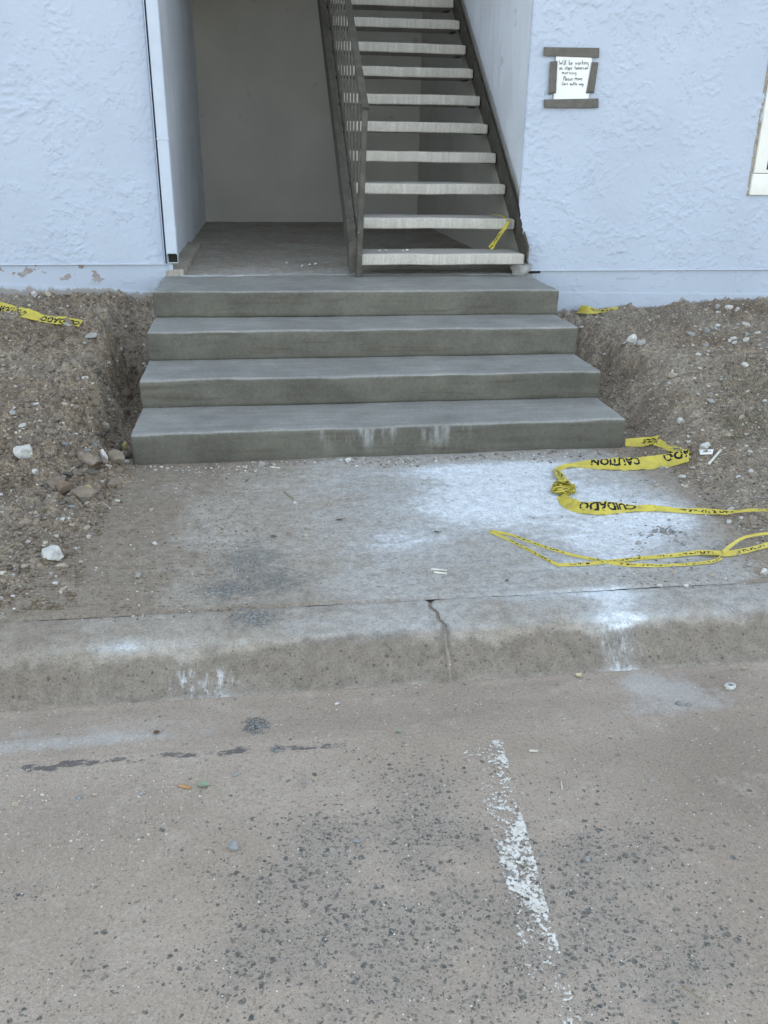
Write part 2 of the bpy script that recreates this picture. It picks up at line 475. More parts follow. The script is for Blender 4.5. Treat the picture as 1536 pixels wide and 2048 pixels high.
def mat_road(name='dusty_asphalt'):
    m, nt, b = new_mat(name); g = N(nt)
    c = g.mix(g.ss(.3, .7, g.noise(2.2, 5, .6)), (.324, .274, .224), (.382, .330, .278))
    c = g.mix(g.math('MULTIPLY', g.attr('soil_shade'), .7), c, (.235, .195, .162))
    fine = g.noise(240, 3, .75); med = g.noise(55, 4, .6)
    c = g.mix(g.math('MULTIPLY', g.ss(.55, .68, fine), .45), c, (.47, .435, .40))
    c = g.mix(g.math('MULTIPLY', g.ss(.45, .30, fine), .6), c, (.19, .165, .142))
    mot = g.noise(9, 6, .68)
    c = g.mix(g.math('MULTIPLY', g.ss(.52, .72, mot), .5), c, (.265, .232, .192))
    c = g.mix(g.math('MULTIPLY', g.ss(.46, .3, mot), .4), c, (.43, .395, .345))
    med2 = g.noise(120, 2, .5)
    c = g.mix(g.math('MULTIPLY', g.ss(.62, .69, med2), .55), c, (.17, .15, .132))
    # aggregate showing through the dust
    bare = g.attr('bare')
    c = g.mix(g.math('MULTIPLY', g.ss(.25, .95, g.math('ADD', bare, g.math('MULTIPLY', g.math('SUBTRACT', g.noise(14, 5, .65), .5), .9))), .30), c, (.20, .195, .18))
    wa = g.add('ShaderNodeVectorMath', operation='SCALE'); g.put(wa.inputs[0], g.noise(75, 3, .6, out='Color')); wa.inputs['Scale'].default_value = .016
    wb = g.add('ShaderNodeVectorMath', operation='ADD'); g.put(wb.inputs[0], g.obj()); g.put(wb.inputs[1], wa.outputs[0])
    agc = g.mix(g.ss(.4, .6, g.noise(170, 3)), (.075, .080, .076), (.150, .152, .143))
    f = None
    for sc_, kk in ((62, .75), (105, 1.0), (190, .8)):
        pv = g.voro(sc_, vec=wb.outputs[0]); pq = g.sep(g.voro(sc_, vec=wb.outputs[0], out='Color'))
        rd = g.math('ADD', .16, g.math('MULTIPLY', pq[1], .34)); pr = g.math('MULTIPLY', bare, kk)
        blob = g.math('MULTIPLY', g.ss(rd, g.math('SUBTRACT', rd, .14), pv), g.ss(g.math('ADD', pr, .03), g.math('SUBTRACT', pr, .03), pq[0]))
        f = blob if f is None else g.math('MAXIMUM', f, blob)
    f = g.math('MULTIPLY', f, g.math('ADD', .32, g.math('MULTIPLY', g.ss(.35, .6, g.noise(48, 3)), .5)))
    c = g.mix(f, c, agc)
    for sc_, lo_ in ((120, .80), (230, .72)):
        pv = g.voro(sc_); pq = g.sep(g.voro(sc_, out='Color'))
        rd = g.math('MULTIPLY', pq[1], .34)
        c = g.mix(g.math('MULTIPLY', g.math('MULTIPLY', g.ss(rd, g.math('SUBTRACT', rd, .12), pv), g.ss(lo_, lo_ + .04, pq[0])), .6), c, (.15, .13, .11))
    agc = g.mix(g.ss(.4, .6, g.noise(170, 3)), (.070, .075, .072), (.150, .152, .145))
    c = g.mix(g.math('MULTIPLY', f, .80), c, agc)
    # tar seam at the pavement edge
    s = g.ss(.52, .70, g.math('ADD', g.attr('seam'), g.math('MULTIPLY', g.math('SUBTRACT', g.noise(30, 7, .75, vec=g.scale((.6, 1, 1))), .5), 2.6)))
    c = g.mix(g.math('MULTIPLY', s, .85), c, (.10, .098, .098))
    mo = g.ss(.25, .85, g.math('ADD', g.attr('powder'), g.math('MULTIPLY', g.math('SUBTRACT', g.noise(18, 7, .72), .5), 1.7)))
    c = g.mix(g.math('MULTIPLY', mo, .55), c, (.45, .46, .455))
    vd = g.voro(75); vc = g.sep(g.voro(75, out='Color'))[0]
    c = g.mix(g.math('MULTIPLY', g.ss(.16, .1, vd), g.ss(.86, .88, vc)), c, (.66, .64, .60))
    c = g.grain(c, (150, 330, 700), .50)
    g.put(b.inputs['Base Color'], c); b.inputs['Roughness'].default_value = .93
    b.inputs['Specular IOR Level'].default_value = .15
    h = g.math('ADD', g.math('MULTIPLY', fine, .5), g.math('ADD', med, g.math('MULTIPLY', f, -.35)))
    g.put(b.inputs['Normal'], g.bump(h, .0035, .5))
    return m
M_ROAD = mat_road()

def mat_line():
    m, nt, b = new_mat('worn_white_line_paint'); g = N(nt)
    c = g.mix(g.ss(.35, .7, g.noise(60, 4)), (.68, .68, .65), (.50, .48, .44))
    g.put(b.inputs['Base Color'], c)
    n = g.math('ADD', g.math('MULTIPLY', g.noise(105, 5, .7), .72), g.math('MULTIPLY', g.noise(22, 3), .28))
    f = g.ss(0, .07, g.math('SUBTRACT', n, g.math('SUBTRACT', .79, g.math('MULTIPLY', g.attr('keep'), .38))))
    tr = g.add('ShaderNodeBsdfTransparent'); mx = g.add('ShaderNodeMixShader')
    g.put(mx.inputs[0], f); nt.links.new(tr.outputs[0], mx.inputs[1]); nt.links.new(b.outputs[0], mx.inputs[2])
    nt.links.new(mx.outputs[0], nt.nodes['Material Output'].inputs[0])
    g.put(b.inputs['Normal'], g.bump(g.noise(180, 3), .002, .5))
    return m
M_LINE = mat_line()

def mat_stone(name, a, bcol, spot=None, sc_=60, obj_var=True):
    m, nt, b = new_mat(name); g = N(nt)
    rv = g.add('ShaderNodeObjectInfo').outputs['Random']
    c = g.mix(g.ss(.3, .7, g.noise(sc_, 5, .6)), a, bcol)
    if spot: c = g.mix(g.ss(.57, .64, g.noise(sc_ * .8, 3)), c, spot)
    c = g.mix(g.math('MULTIPLY', g.ss(.55, .7, g.noise(sc_ * 4, 3)), .35), c, tuple(x * .6 for x in a))
    nz = g.sep(g.add('ShaderNodeNewGeometry').outputs['Normal'])[2]
    g.put(b.inputs['Base Color'], g.mix(g.math('MULTIPLY', rv, .3), c, tuple(x * .62 for x in a)))
    b.inputs['Roughness'].default_value = .95; b.inputs['Specular IOR Level'].default_value = .15
    g.put(b.inputs['Normal'], g.bump(g.noise(sc_ * 3, 5, .65), .003, .6))
    return m
M_S = {
    'white': mat_stone('white_stone', (.60, .60, .59), (.48, .47, .45), (.36, .36, .35)),
    'grey': mat_stone('grey_concrete_stone', (.29, .29, .285), (.38, .38, .37)),
    'blue': mat_stone('blue_grey_stone', (.23, .25, .265), (.31, .33, .34)),
    'tan': mat_stone('tan_stone', (.46, .41, .33), (.36, .32, .265)),
    'clod': mat_stone('dirt_clod', (.195, .162, .132), (.265, .225, .187), None, 40),
    'red': mat_stone('reddish_clod', (.215, .160, .122), (.185, .145, .115), None, 40),
    'yellow': mat_stone('yellow_stone', (.52, .43, .20), (.45, .37, .19)),
    'mortar': mat_stone('wet_mortar', (.20, .205, .20), (.28, .285, .28), None, 60),
    'dark': mat_stone('dark_stone', (.12, .11, .095), (.17, .155, .135)),
}
def mat_gravel():
    m, nt, b = new_mat('loose_gravel'); g = N(nt)
    a = g.attr('tint', 'Color'); n = g.noise(160, 4)
    h = g.add('ShaderNodeHueSaturation'); g.put(h.inputs['Color'], a); g.put(h.inputs['Value'], g.math('ADD', .72, g.math('MULTIPLY', n, .5)))
    g.put(b.inputs['Base Color'], h.outputs[0]); b.inputs['Specular IOR Level'].default_value = .15
    g.put(b.inputs['Normal'], g.bump(g.noise(300, 3), .002, .5))
    return m
M_GRAVEL = mat_gravel()

# ------------------------------------------------------------------ ground heights
YW, XL, XR = 5.332, -0.583, 1.617          # facade plane, left and right ends of the steps
SY = [3.5964, 3.9718, 4.3489, 4.7217]      # riser planes
SK = [0.0167, 0.0004, -0.0031, -0.0223]
SZ = [0.0, 0.1363, 0.2709, 0.4138, 0.5512]
LAND = 0.5512

def road_h(x, y):
    return -.113 + .006 * np.clip(1.78 - y, -1, 3) + .004 * fbm(x * 1.7, y * 1.7, 3, 3)

CP = [(1.5, -.113), (1.77, -.113), (1.90, -.121), (1.985, -.122), (2.012, -.116), (2.035, -.094), (2.058, -.058), (2.080, -.026),
      (2.105, -.010), (2.14, -.003), (2.20, .001), (2.262, .001), (2.27, -.006)]
def curb_h(x, y):
    py, pz = zip(*CP)
    z = (np.interp(y - .006, py, pz) + np.interp(y, py, pz) + np.interp(y + .006, py, pz)) / 3
    return z + .0025 * fbm(x * 3, y * 6, 5, 3) + .0015 * fbm(x * 25, y * 25, 8, 3)

def walk_h(x, y):
    return .003 * fbm(x * 2.2, y * 2.2, 11, 4) + .0016 * fbm(x * 22, y * 22, 13, 3)

def clods(x, y, amp, seed):
    d, r = worley(x * 13, y * 13, seed); d2, r2 = worley(x * 31, y * 31, seed + 9); d3, r3 = worley(x * 70, y * 70, seed + 19)
    return amp * (np.clip(.55 - d, 0, 1) * (r > .6) * 1.0 + np.clip(.55 - d2, 0, 1) * (r2 > .4) * .6 + np.clip(.55 - d3, 0, 1) * (r3 > .3) * .5)

def left_h(x, y):
    zb = np.interp(y, [2.2, 2.30, 2.8, 3.2, 3.6, 4.0, 4.5, 5.0, 5.6], [-.02, .004, .02, .05, .13, .24, .36, .42, .455])
    zt = np.interp(y, [2.2, 3.45, 4.0, 4.45, 4.72, 4.92, 5.08, 5.32, 5.6], [-.05, -.02, -.005, .02, .10, .26, .36, .41, .43])
    n = fbm(x * 4, y * 4, 21, 4)
    edge = sstep(-.50, -.72, x + .06 * n + .10 * sstep(3.1, 2.5, y) * 1.0)
    tr = sstep(-.70, -.86, x + .06 * n + .03 * fbm(x * 13, y * 13, 23, 3) + .03 * sstep(4.4, 5.0, y))
    near = lerp(-.05, zb, edge); far = lerp(zt, zb, tr)
    z = lerp(near, far, sstep(3.45, 3.65, y))
    z = z + .05 * sstep(-1.0, -1.7, x) * sstep(3.2, 4.2, y) * sstep(5.3, 4.8, y)
    rough = sstep(2.3, 2.6, y)
    z = z + rough * (.016 * fbm(x * 6, y * 6, 25, 4) + .007 * fbm(x * 22, y * 22, 27, 3, .6))
    z = z + rough * .008 * fbm(x * 13, y * 13, 29, 4, .6)
    z = z + clods(x, y, .036 + .026 * sstep(3.0, 3.4, y) * sstep(-1.25, -.8, x), 31) * rough * edge
    return z

def right_h(x, y):
    zb = np.interp(y, [2.2, 2.30, 2.8, 3.3, 3.7, 4.1, 4.5, 5.0, 5.6], [-.02, .004, .012, .035, .09, .17, .25, .305, .335])
    zb = zb + .05 * sstep(2.0, 3.3, x) * sstep(3.3, 4.8, y)
    zt = np.interp(y, [2.2, 3.5, 4.0, 4.5, 5.0, 5.3, 5.6], [-.05, -.02, -.015, .03, .15, .28, .33])
    n = fbm(x * 3.5, y * 3.5, 41, 4)
    edge = sstep(1.50, 1.86, x + .10 * n)
    tr = sstep(1.72, 2.06, x + .06 * n)
    near = lerp(-.035, zb, edge); far = lerp(zt, zb, tr)
    z = lerp(near, far, sstep(3.4, 3.75, y))
    rough = sstep(2.3, 2.6, y)
    z = z + rough * (.014 * fbm(x * 5, y * 5, 45, 4) + .006 * fbm(x * 22, y * 22, 47, 3, .6))
    z = z + rough * .007 * fbm(x * 13, y * 13, 49, 4, .6)
    return z + clods(x, y, .026 + .018 * sstep(4.6, 5.0, y), 51) * rough * edge

def ground_z(x, y):
    x = np.asarray(x, float); y = np.asarray(y, float)
    z = np.where(y < 1.775, road_h(x, y), np.where(y < 2.268, curb_h(x, y), walk_h(x, y)))
    z = np.where((y >= 2.2) & (x < -.3), np.maximum(z, left_h(x, y)), z)
    z = np.where((y >= 2.2) & (x > 1.2), np.maximum(z, right_h(x, y)), z)
    return z

# the same heights on a fine raster, for fast look-ups
_RX, _RY, _RS = -2.6, .5, .010
_gx = np.arange(_RX, 3.9, _RS); _gy = np.arange(_RY, 5.42, _RS)
_GZ = ground_z(*np.meshgrid(_gx, _gy, indexing='ij'))
def ground_fast(x, y):
    i = np.clip((np.asarray(x, float) - _RX) / _RS, 0, len(_gx) - 1.001); j = np.clip((np.asarray(y, float) - _RY) / _RS, 0, len(_gy) - 1.001)
    a = i.astype(int); b = j.astype(int); f = i - a; g = j - b
    return (_GZ[a, b] * (1 - f) + _GZ[a + 1, b] * f) * (1 - g) + (_GZ[a, b + 1] * (1 - f) + _GZ[a + 1, b + 1] * f) * g
def gz(x, y): return float(ground_z(np.array([x]), np.array([y]))[0])

def ray(u, v):
    return _f + (u - 768) / F_PX * RIGHT + (v - 1024) / F_PX * DOWN
def on_ground(u, v):
    """where the line of sight through a photo pixel meets the modelled ground"""
    d = ray(u, v); t = np.linspace(.6, 9, 1500)
    P = CAM + t[:, None] * d
    below = P[:, 2] < ground_fast(P[:, 0], P[:, 1])
    k = int(np.argmax(below)); t0 = t[max(k - 1, 0)]; t1 = t[k]
    tt = np.linspace(t0, t1, 24); P = CAM + tt[:, None] * d
    t1 = tt[int(np.argmax(P[:, 2] < ground_fast(P[:, 0], P[:, 1]) + 1e-9))]
    p = CAM + t1 * d
    return np.array([p[0], p[1], float(ground_fast(p[0], p[1]))])
def at_z(u, v, z): d = ray(u, v); return CAM + d * ((z - CZ) / d[2])
def at_y(u, v, y): d = ray(u, v); return CAM + d * (y / d[1])

def blobs(X, Y, spots):
    """sum of soft ellipses (x, y, rx, ry, weight)"""
    s = np.zeros(np.shape(X))
    for x, y, rx, ry, w in spots:
        s = s + w * np.exp(-((X - x) / rx) ** 2 - ((Y - y) / ry) ** 2)
    return s
def spot(u, v, ru, rv, w=1.0, z=0.0):
    p = at_z(u, v, z); a = at_z(u + ru, v, z); b = at_z(u, v - rv, z)
    return (p[0], p[1], abs(a[0] - p[0]), abs(b[1] - p[1]), w)

POWDER = [spot(740, 1090, 150, 40, .22), spot(860, 940, 260, 14, .30), spot(1150, 1130, 200, 22, .28), spot(600, 1010, 130, 40, .14), spot(1080, 1010, 290, 85, .26), spot(820, 1020, 240, 80, .22), spot(1180, 985, 170, 50, .62), spot(940, 955, 150, 30, .5), spot(800, 1085, 90, 28, .35), spot(960, 1020, 140, 40, .55),
          spot(1240, 1085, 170, 50, .66), spot(1330, 1030, 90, 30, .5), spot(700, 1150, 25, 40, .25), spot(1130, 1185, 170, 14, .5),
          spot(1240, 1200, 70, 30, .5), spot(1085, 930, 160, 16, .45), spot(700, 1240, 160, 18, .28), spot(250, 1285, 60, 16, .3), spot(640, 975, 90, 16, .2)]
MORTAR = [spot(500, 1120, 75, 38, .75), spot(450, 1180, 50, 16, .7), spot(560, 1165, 60, 22, .55), spot(520, 1240, 45, 20, .55)]
DRIP = [spot(1270, 1330, 45, 60, .9, -.06), spot(1240, 1250, 50, 30, .6, -.01), spot(365, 1350, 40, 22, .75, -.06), spot(445, 1385, 55, 16, .75, -.11),
        spot(1110, 1335, 50, 16, .7, -.06), spot(440, 1350, 20, 22, .5, -.06)]
ROADPOW = [spot(1290, 1360, 60, 30, .6, -.12), spot(60, 1500, 120, 22, .45, -.12), spot(250, 1480, 120, 16, .35, -.12), spot(1330, 1385, 100, 35, .55, -.12), spot(1290, 1430, 110, 30, .35, -.12), spot(1420, 1400, 90, 35, .4, -.12)]
BARE = [spot(800, 1800, 380, 230, .50, -.11), spot(1250, 1830, 260, 190, .46, -.11), spot(820, 1560, 110, 60, .55, -.11), spot(900, 1650, 120, 60, .4, -.11), spot(690, 1690, 170, 70, .75, -.11), spot(720, 1860, 230, 110, .9, -.11), spot(1230, 1840, 190, 110, .85, -.11),
        spot(1180, 1680, 130, 60, .55, -.11), spot(480, 1960, 120, 70, .55, -.11), spot(40, 1780, 50, 35, .75, -.11), spot(100, 1990, 140, 60, .45, -.11),
        spot(1280, 1990, 200, 80, .6, -.11), spot(860, 1990, 160, 70, .6, -.11), spot(560, 1760, 120, 50, .5, -.11)]
SOIL_SHADE_R = [spot(1450, 1620, 330, 200, .5, -.11), spot(1500, 1850, 200, 200, .25, -.11), spot(1500, 1560, 130, 70, .8, -.11), spot(120, 1640, 200, 60, .45, -.11), spot(1480, 1460, 160, 45, .5, -.11), spot(900, 1450, 120, 22, .4, -.11), spot(1250, 1500, 160, 40, .35, -.11)]  # right-edge spots paint a soft cast shade into the road colour; others are soil

# ------------------------------------------------------------------ setting: ground sheets
def axis(segs):
    out = []
    for a, b, st in segs:
        out.append(np.linspace(a, b, max(2, int(round((b - a) / st)) + 1))[:-1])
    out.append(np.array([segs[-1][1]])); return np.concatenate(out)

far = grid_mesh('ground', axis([(-150, 150, 15)]), axis([(-150, 150, 15)]), lambda X, Y: 0 * X - .30, dict(dust=lambda X, Y: 0 * X + .6))
tag(obj('ground', far, M_DIRT), kind='structure')

xs = axis([(-60, -6, 6), (-6, -1.2, .2), (-1.2, 1.8, .012), (1.8, 6, .2), (6, 60, 6)])
ys = axis([(-60, -4, 7), (-4, .7, .2), (.7, 1.776, .012)])
seam_f = lambda X, Y: (.70 + .5 * sstep(-.25, .3, fbm(X * 9, Y * 26, 63, 4))) * (np.exp(-((Y - 1.757 - .010 * fbm(X * 6, Y * 0, 61, 3)) / .018) ** 2) * (.75 * sstep(.05, -.15, X) * sstep(-.75, -.6, X) + .55 * sstep(.3, .1, X) * sstep(-.1, .05, X))
                       + np.exp(-((Y - 1.72) / .02) ** 2 - ((X - .25) / .16) ** 2) * .42)
road = grid_mesh('road', xs, ys, road_h, dict(
    bare=lambda X, Y: np.clip(.02 + .98 * blobs(X, Y, BARE) * (.72 + .55 * fbm(X * 8, Y * 8, 71, 4)), 0, 1),
    soil_shade=lambda X, Y: np.clip(blobs(X, Y, SOIL_SHADE_R), 0, 1), seam=seam_f,
    powder=lambda X, Y: np.clip(blobs(X, Y, ROADPOW), 0, 1)))
tag(obj('road', road, M_ROAD), kind='structure')

gys = axis([(1.760, 2.03, .01), (2.03, 2.30, .012)])
def gutter_h(X, Y):
    return np.where(Y < 2.0, curb_h(X, Y), curb_h(X, Y) - .010 * sstep(2.0, 2.02, Y)) - .004 * sstep(1.785, 1.765, Y)
gut = grid_mesh('gutter', axis([(-40, -1.4, 2), (-1.4, 2.2, .012), (2.2, 40, 2)]), gys, gutter_h, dict(
    bare=lambda X, Y: 0 * X + .03, soil_shade=lambda X, Y: np.clip(np.clip(blobs(X, Y, SOIL_SHADE_R), 0, 1) * sstep(1.9, 1.78, Y) + sstep(1.78, 1.86, Y) * (.30 + .12 * sstep(-.2, .6, X) + .35 * fbm(X * 3, Y * 3, 76, 3)) + .9 * sstep(1.995, 2.02, Y), 0, 1),
    seam=seam_f, powder=lambda X, Y: np.clip(blobs(X, Y, ROADPOW) + .35 * sstep(.2, -.3, X) * sstep(1.80, 1.86, Y) * sstep(1.97, 1.9, Y), 0, 1)))
tag(obj('gutter', gut, M_ROAD), kind='structure')

CRX = 0.474
def crack_x(y): return CRX + .012 * fbm(np.asarray(y) * 14, np.asarray(y) * 0, 81, 3) - .02 * sstep(2.15, 2.25, y)
def curb_piece(x0, x1, crack_left, crack_right):
    ys = axis([(1.996, 2.268, .009)]); t = axis([(0, 1, 1 / 150 if abs(x1 - x0) < 3 else 1 / 60)])
    T, Y = np.meshgrid(t, ys, indexing='ij')
    gap = .0052 + .0032 * fbm(Y * 30, Y * 0, 83, 2)
    gap = gap * sstep(1.99, 2.03, Y)
    a = crack_x(Y) + gap if crack_left else x0 + 0 * Y
    b = crack_x(Y) - gap if crack_right else x1 + 0 * Y
    X = a + (b - a) * T
    Z = curb_h(X, Y) - .004 * sstep(2.005, 1.998, Y)
    if crack_left: Z = Z - .007 * np.exp(-((X - a) / .008) ** 2)
    if crack_right: Z = Z - .007 * np.exp(-((b - X) / .008) ** 2)
    wear_shade = sstep(2.10, 2.06, Y + .015 * fbm(X * 5, Y * 5, 85, 3)) * (.45 + .55 * sstep(1.995, 2.03, Y + .01 * fbm(X * 4, Y * 4, 86, 3)))  # worn face, darkened further to put its shading into the colour
    at = dict(wear_shade=np.clip(wear_shade, 0, 1), soil_shade=np.clip(.30 + .3 * fbm(X * 2.5, Y * 2.5, 87, 3) + .25 * sstep(-.3, -.7, X) - .6 * blobs(X, Y, POWDER), 0, 1),
              powder=np.clip(blobs(X, Y, POWDER) + .5 * blobs(X, Y, DRIP) + blobs(X, Y, [spot(1265, 1290, 60, 70, .18, -.03)]) + .12 + .25 * sstep(2.15, 2.11, Y) * sstep(2.09, 2.105, Y), 0, 1),  # the thin strip along the top edge paints in its pale highlight
              mortar=np.clip(blobs(X, Y, MORTAR), 0, 1), drip=np.clip(blobs(X, Y, DRIP), 0, 1),
              stain_shade=np.clip((.45 + .5 * sstep(2.14, 2.05, Y)) * np.exp(-((X - crack_x(Y)) / .016) ** 2) + .42 * np.exp(-((Y - 2.085) / .014) ** 2) * (.5 + .8 * fbm(X * 3, Y * 0, 91, 3)) + blobs(X, Y, [spot(425, 1320, 35, 30, .55, -.04), spot(790, 1272, 110, 12, .55, -.02), spot(640, 1285, 80, 9, .35, -.02), spot(1500, 1235, 90, 12, .5, -.02), spot(60, 1350, 120, 25, .4, -.05), spot(1000, 1330, 260, 16, .25, -.06), spot(888, 1330, 10, 40, .4, -.06)]), 0, 1))  # stains, plus a band of painted shading along the top of the face
    V = np.stack([X, Y, Z], -1).reshape(-1, 3)
    at['haze'] = np.clip(.62 * sstep(-.3, .45, X + .15 * fbm(X * 2, Y * 2, 98, 3)) * sstep(2.075, 2.13, Y + .02 * fbm(X * 4, Y * 4, 99, 3)), 0, 1)
    return mesh_np('curb', V, grid_faces(*X.shape), {k: v.ravel() for k, v in at.items()})
for a in ((-40, -1.3, 0, 0), (-1.3, CRX, 0, 1), (CRX, 2.4, 1, 0), (2.4, 40, 0, 0)):
    tag(obj('curb', curb_piece(*a), M_CURB), kind='structure')

wx = axis([(-.80, 1.95, .011)]); wy = axis([(2.273, 3.66, .011)])
walk = grid_mesh('walkway', wx, wy, lambda X, Y: walk_h(X, Y) - .005 * np.exp(-((Y - 2.273) / .006) ** 2), dict(
    powder=lambda X, Y: np.clip(blobs(X, Y, POWDER) + .08 * fbm(X * 3, Y * 3, 93, 3), 0, 1),
    soil_shade=lambda X, Y: np.clip(.95 * sstep(-.18, -.58, X + .16 * fbm(X * 3, Y * 3, 95, 3)) + .33 * sstep(.8, -.2, X) + .8 * sstep(1.42, 1.62, X + .1 * fbm(X * 4, Y * 4, 97, 3)) + .5 * np.exp(-((Y - 3.60) / .05) ** 2) + .5 * np.exp(-((Y - 2.28) / .012) ** 2) - .75 * blobs(X, Y, POWDER), 0, 1),
    mortar=lambda X, Y: np.clip(blobs(X, Y, MORTAR), 0, 1),
    stain_shade=lambda X, Y: np.clip(.45 * np.exp(-((Y - 2.276) / .006) ** 2) + .3 * np.exp(-((Y - 3.59) / .02) ** 2), 0, 1)))
_v = np.zeros(len(walk.vertices) * 3); walk.vertices.foreach_get('co', _v); _v = _v.reshape(-1, 3)
walk.attributes.new('haze', 'FLOAT', 'POINT').data.foreach_set('value', np.clip(.62 * sstep(-.15, .45, _v[:, 0] + .15 * fbm(_v[:, 0] * 2, _v[:, 1] * 2, 98, 3)) * sstep(1.75, 1.4, _v[:, 0]), 0, 1).astype(np.float32))
tag(obj('walkway', walk, M_WALK), kind='structure')

def dust_l(X, Y): return np.clip(.45 * sstep(3.2, 2.5, Y) + .6 * fbm(X * 2.5, Y * 2.5, 101, 3) + .22, 0, 1)
lb = grid_mesh('left_dirt', axis([(-9, -2.4, .35), (-2.4, -1.75, .012), (-1.75, -.42, .0068)]), axis([(2.268, 5.36, .0075)]), left_h, dict(dust=dust_l))
tag(obj('dirt_bank', lb, M_DIRT), kind='structure')
rb = grid_mesh('right_dirt', axis([(1.36, 3.55, .0080), (3.55, 10, .35)]), axis([(2.268, 5.36, .0085)]), right_h, dict(
    dust=lambda X, Y: np.clip(.35 * sstep(3.4, 2.6, Y) + .4 + .6 * fbm(X * 2.2, Y * 2.2, 103, 3), 0, 1)))
tag(obj('dirt_bank', rb, M_DIRT), kind='structure')

# ------------------------------------------------------------------ building
bld = tag(empty('apartment_building', (0, YW, 0)), 'pale blue grey stucco apartment building with a recessed stair entry', 'building')
def bpart(name, me, mat):
    o = obj(name, me, mat, bld); o.location = (0, -YW, 0); return o

def stucco_h(x, z, seed):
    w = .35 * fbm(x * 3, z * 3, seed, 3)
    patch = sstep(-.08, .42, fbm(x * 3.1 + 5, z * 3.1, seed + 3, 4))
    n1 = fbm(x * 9 + 1.5 * w, z * 11 + w, seed + 5, 5, .55)
    n2 = fbm(x * 21 + 3 * w, z * 24, seed + 7, 3, .55)
    n3 = fbm(x * 3.4, z * 4.6 + w, seed + 9, 6, .6)
    h = .0021 * patch * sstep(0, .05, n1 - .18) + .0018 * patch * sstep(0, .12, n2 - .26) + .0032 * sstep(0, .03, n3 - .26) * sstep(-.3, .2, n2)
    h = h - .0050 * sstep(.035, 0, np.abs(n3 + .12)) * sstep(-.1, .15, fbm(x * 5, z * 5, seed + 15, 2))
    return h + .0012 * fbm(x * 9, z * 9, seed + 11, 3) + .0008 * fbm(x * 40, z * 40, seed + 13, 2)

def wall_front(x0, x1, z0, z1, seed, cut=None, hole=None, st=.0046):
    xs = axis([(x0, x1, st)]); zs = axis([(z0, z1, st)])
    X, Z = np.meshgrid(xs, zs, indexing='ij')
    if cut is not None:                                     # the right wall's ragged edge along the stair stringer
        e = np.interp(Z, cut[1], cut[0]) + .006 * fbm(Z * 30, Z * 0, 141, 3) * sstep(1.0, .9, Z)
        X = e + (X - x0) * (x1 - e) / (x1 - x0)
    Yv = YW - stucco_h(X, Z, seed)
    Yv = Yv + .012 * sstep(x0 + .010, x0, X) if cut is not None else Yv + .010 * sstep(x1 - .008, x1, X)
    Fq = grid_faces(len(xs), len(zs))
    Fq = Fq[:, ::1]
    if hole is not None:
        cx = X.ravel()[Fq].mean(1); cz = Z.ravel()[Fq].mean(1)
        Fq = Fq[~((cx > hole[0]) & (cx < hole[1]) & (cz > hole[2]) & (cz < hole[3]))]
    # close the panel: a skirt back along the border so that it has thickness
    V = np.stack([X, Yv, Z], -1).reshape(-1, 3)
    return mesh_np('front_wall', V, Fq, dict(mud=0 * X.ravel()))
ZT = 2.25
bpart('front_wall', wall_front(-2.45, -.565, .620, ZT, 201), M_STUCCO)
bpart('front_wall', wall_front(1.535, 3.5, .574, ZT, 231, cut=((1.606, 1.604, 1.594, 1.556, 1.536, 1.535, 1.535), (.57, .62, .70, .86, .955, 1.2, 3)), hole=(2.998, 3.5, 1.035, 9)), M_STUCCO)
# the wall body behind the textured face, and the rest of the facade outside the picture
for a, b_ in (((-9, YW + .014, .40), (-.568, YW + .20, 6.2)), ((1.625, YW + .014, .30), (3.0, YW + .20, 6.2)), ((3.0, YW + .014, .30), (4.15, YW + .2, 1.03)),
              ((4.15, YW + .014, .30), (11, YW + .2, 6.2)), ((3.0, YW + .014, 2.2), (4.15, YW + .2, 6.2))):
    bpart('wall_body', boxm('wall_body', a, b_, .002), M_STUCCO)
for a, b_ in (((-9, YW - .002, .620), (-2.452, YW + .013, 6.2)), ((-2.452, YW - .002, ZT + .002), (-.565, YW + .013, 6.2)), ((1.538, YW - .002, ZT + .002), (3.5, YW + .013, 6.2)),
              ((3.502, YW - .002, 2.26), (11, YW + .013, 6.2)), ((4.16, YW - .002, .574), (11, YW + .013, 2.255)), ((3.502, YW - .002, .574), (4.155, YW + .013, 1.03))):
    bpart('upper_facade', boxm('upper_facade', a, b_, .002), M_STUCCO)
# corner stub of the right wall above the stringer
bpart('upper_facade', boxm('upper_facade', (-.564, YW, 5.2), (1.534, YW + .2, 6.2), .003), M_STUCCO)

def plinth(x0, x1, zlo, zhi, seam0, seam1, seed, zmud):
    xs = axis([(x0, x1, .009)]); zs = axis([(zlo, zhi, .006)])
    X, Z = np.meshgrid(xs, zs, indexing='ij')
    zs_ = lerp(seam0, seam1, (X - x0) / (x1 - x0)) + .002 * fbm(X * 6, X * 0, seed + 3, 3)
    low = sstep(.004, -.004, Z - zs_)
    pit = worley(X * 30, Z * 30, seed)
    Yv = YW + .016 - .006 * low - .002 * fbm(X * 8, Z * 8, seed, 4) + .004 * sstep(.2, .1, pit[0]) * (pit[1] > .75)
    Yv = Yv - .005 * sstep(.25, .5, fbm(X * 12, Z * 18, seed + 6, 4)) * (1 - low) * .8
    gl = np.array([gz(x, YW - .02) for x in xs])[:, None]
    mud = np.clip(sstep(zmud, .0, Z - gl), 0, 1)
    return mesh_np('foundation', np.stack([X, Yv, Z], -1).reshape(-1, 3), grid_faces(len(xs), len(zs)), dict(mud=mud.ravel()))
bpart('foundation', plinth(-2.45, XL + .06, .33, .6165, .575, .455, 251, .075), M_PLINTH)
bpart('foundation', plinth(XR - .03, 3.5, .24, .5705, .445, .415, 261, .03), M_PLINTH)
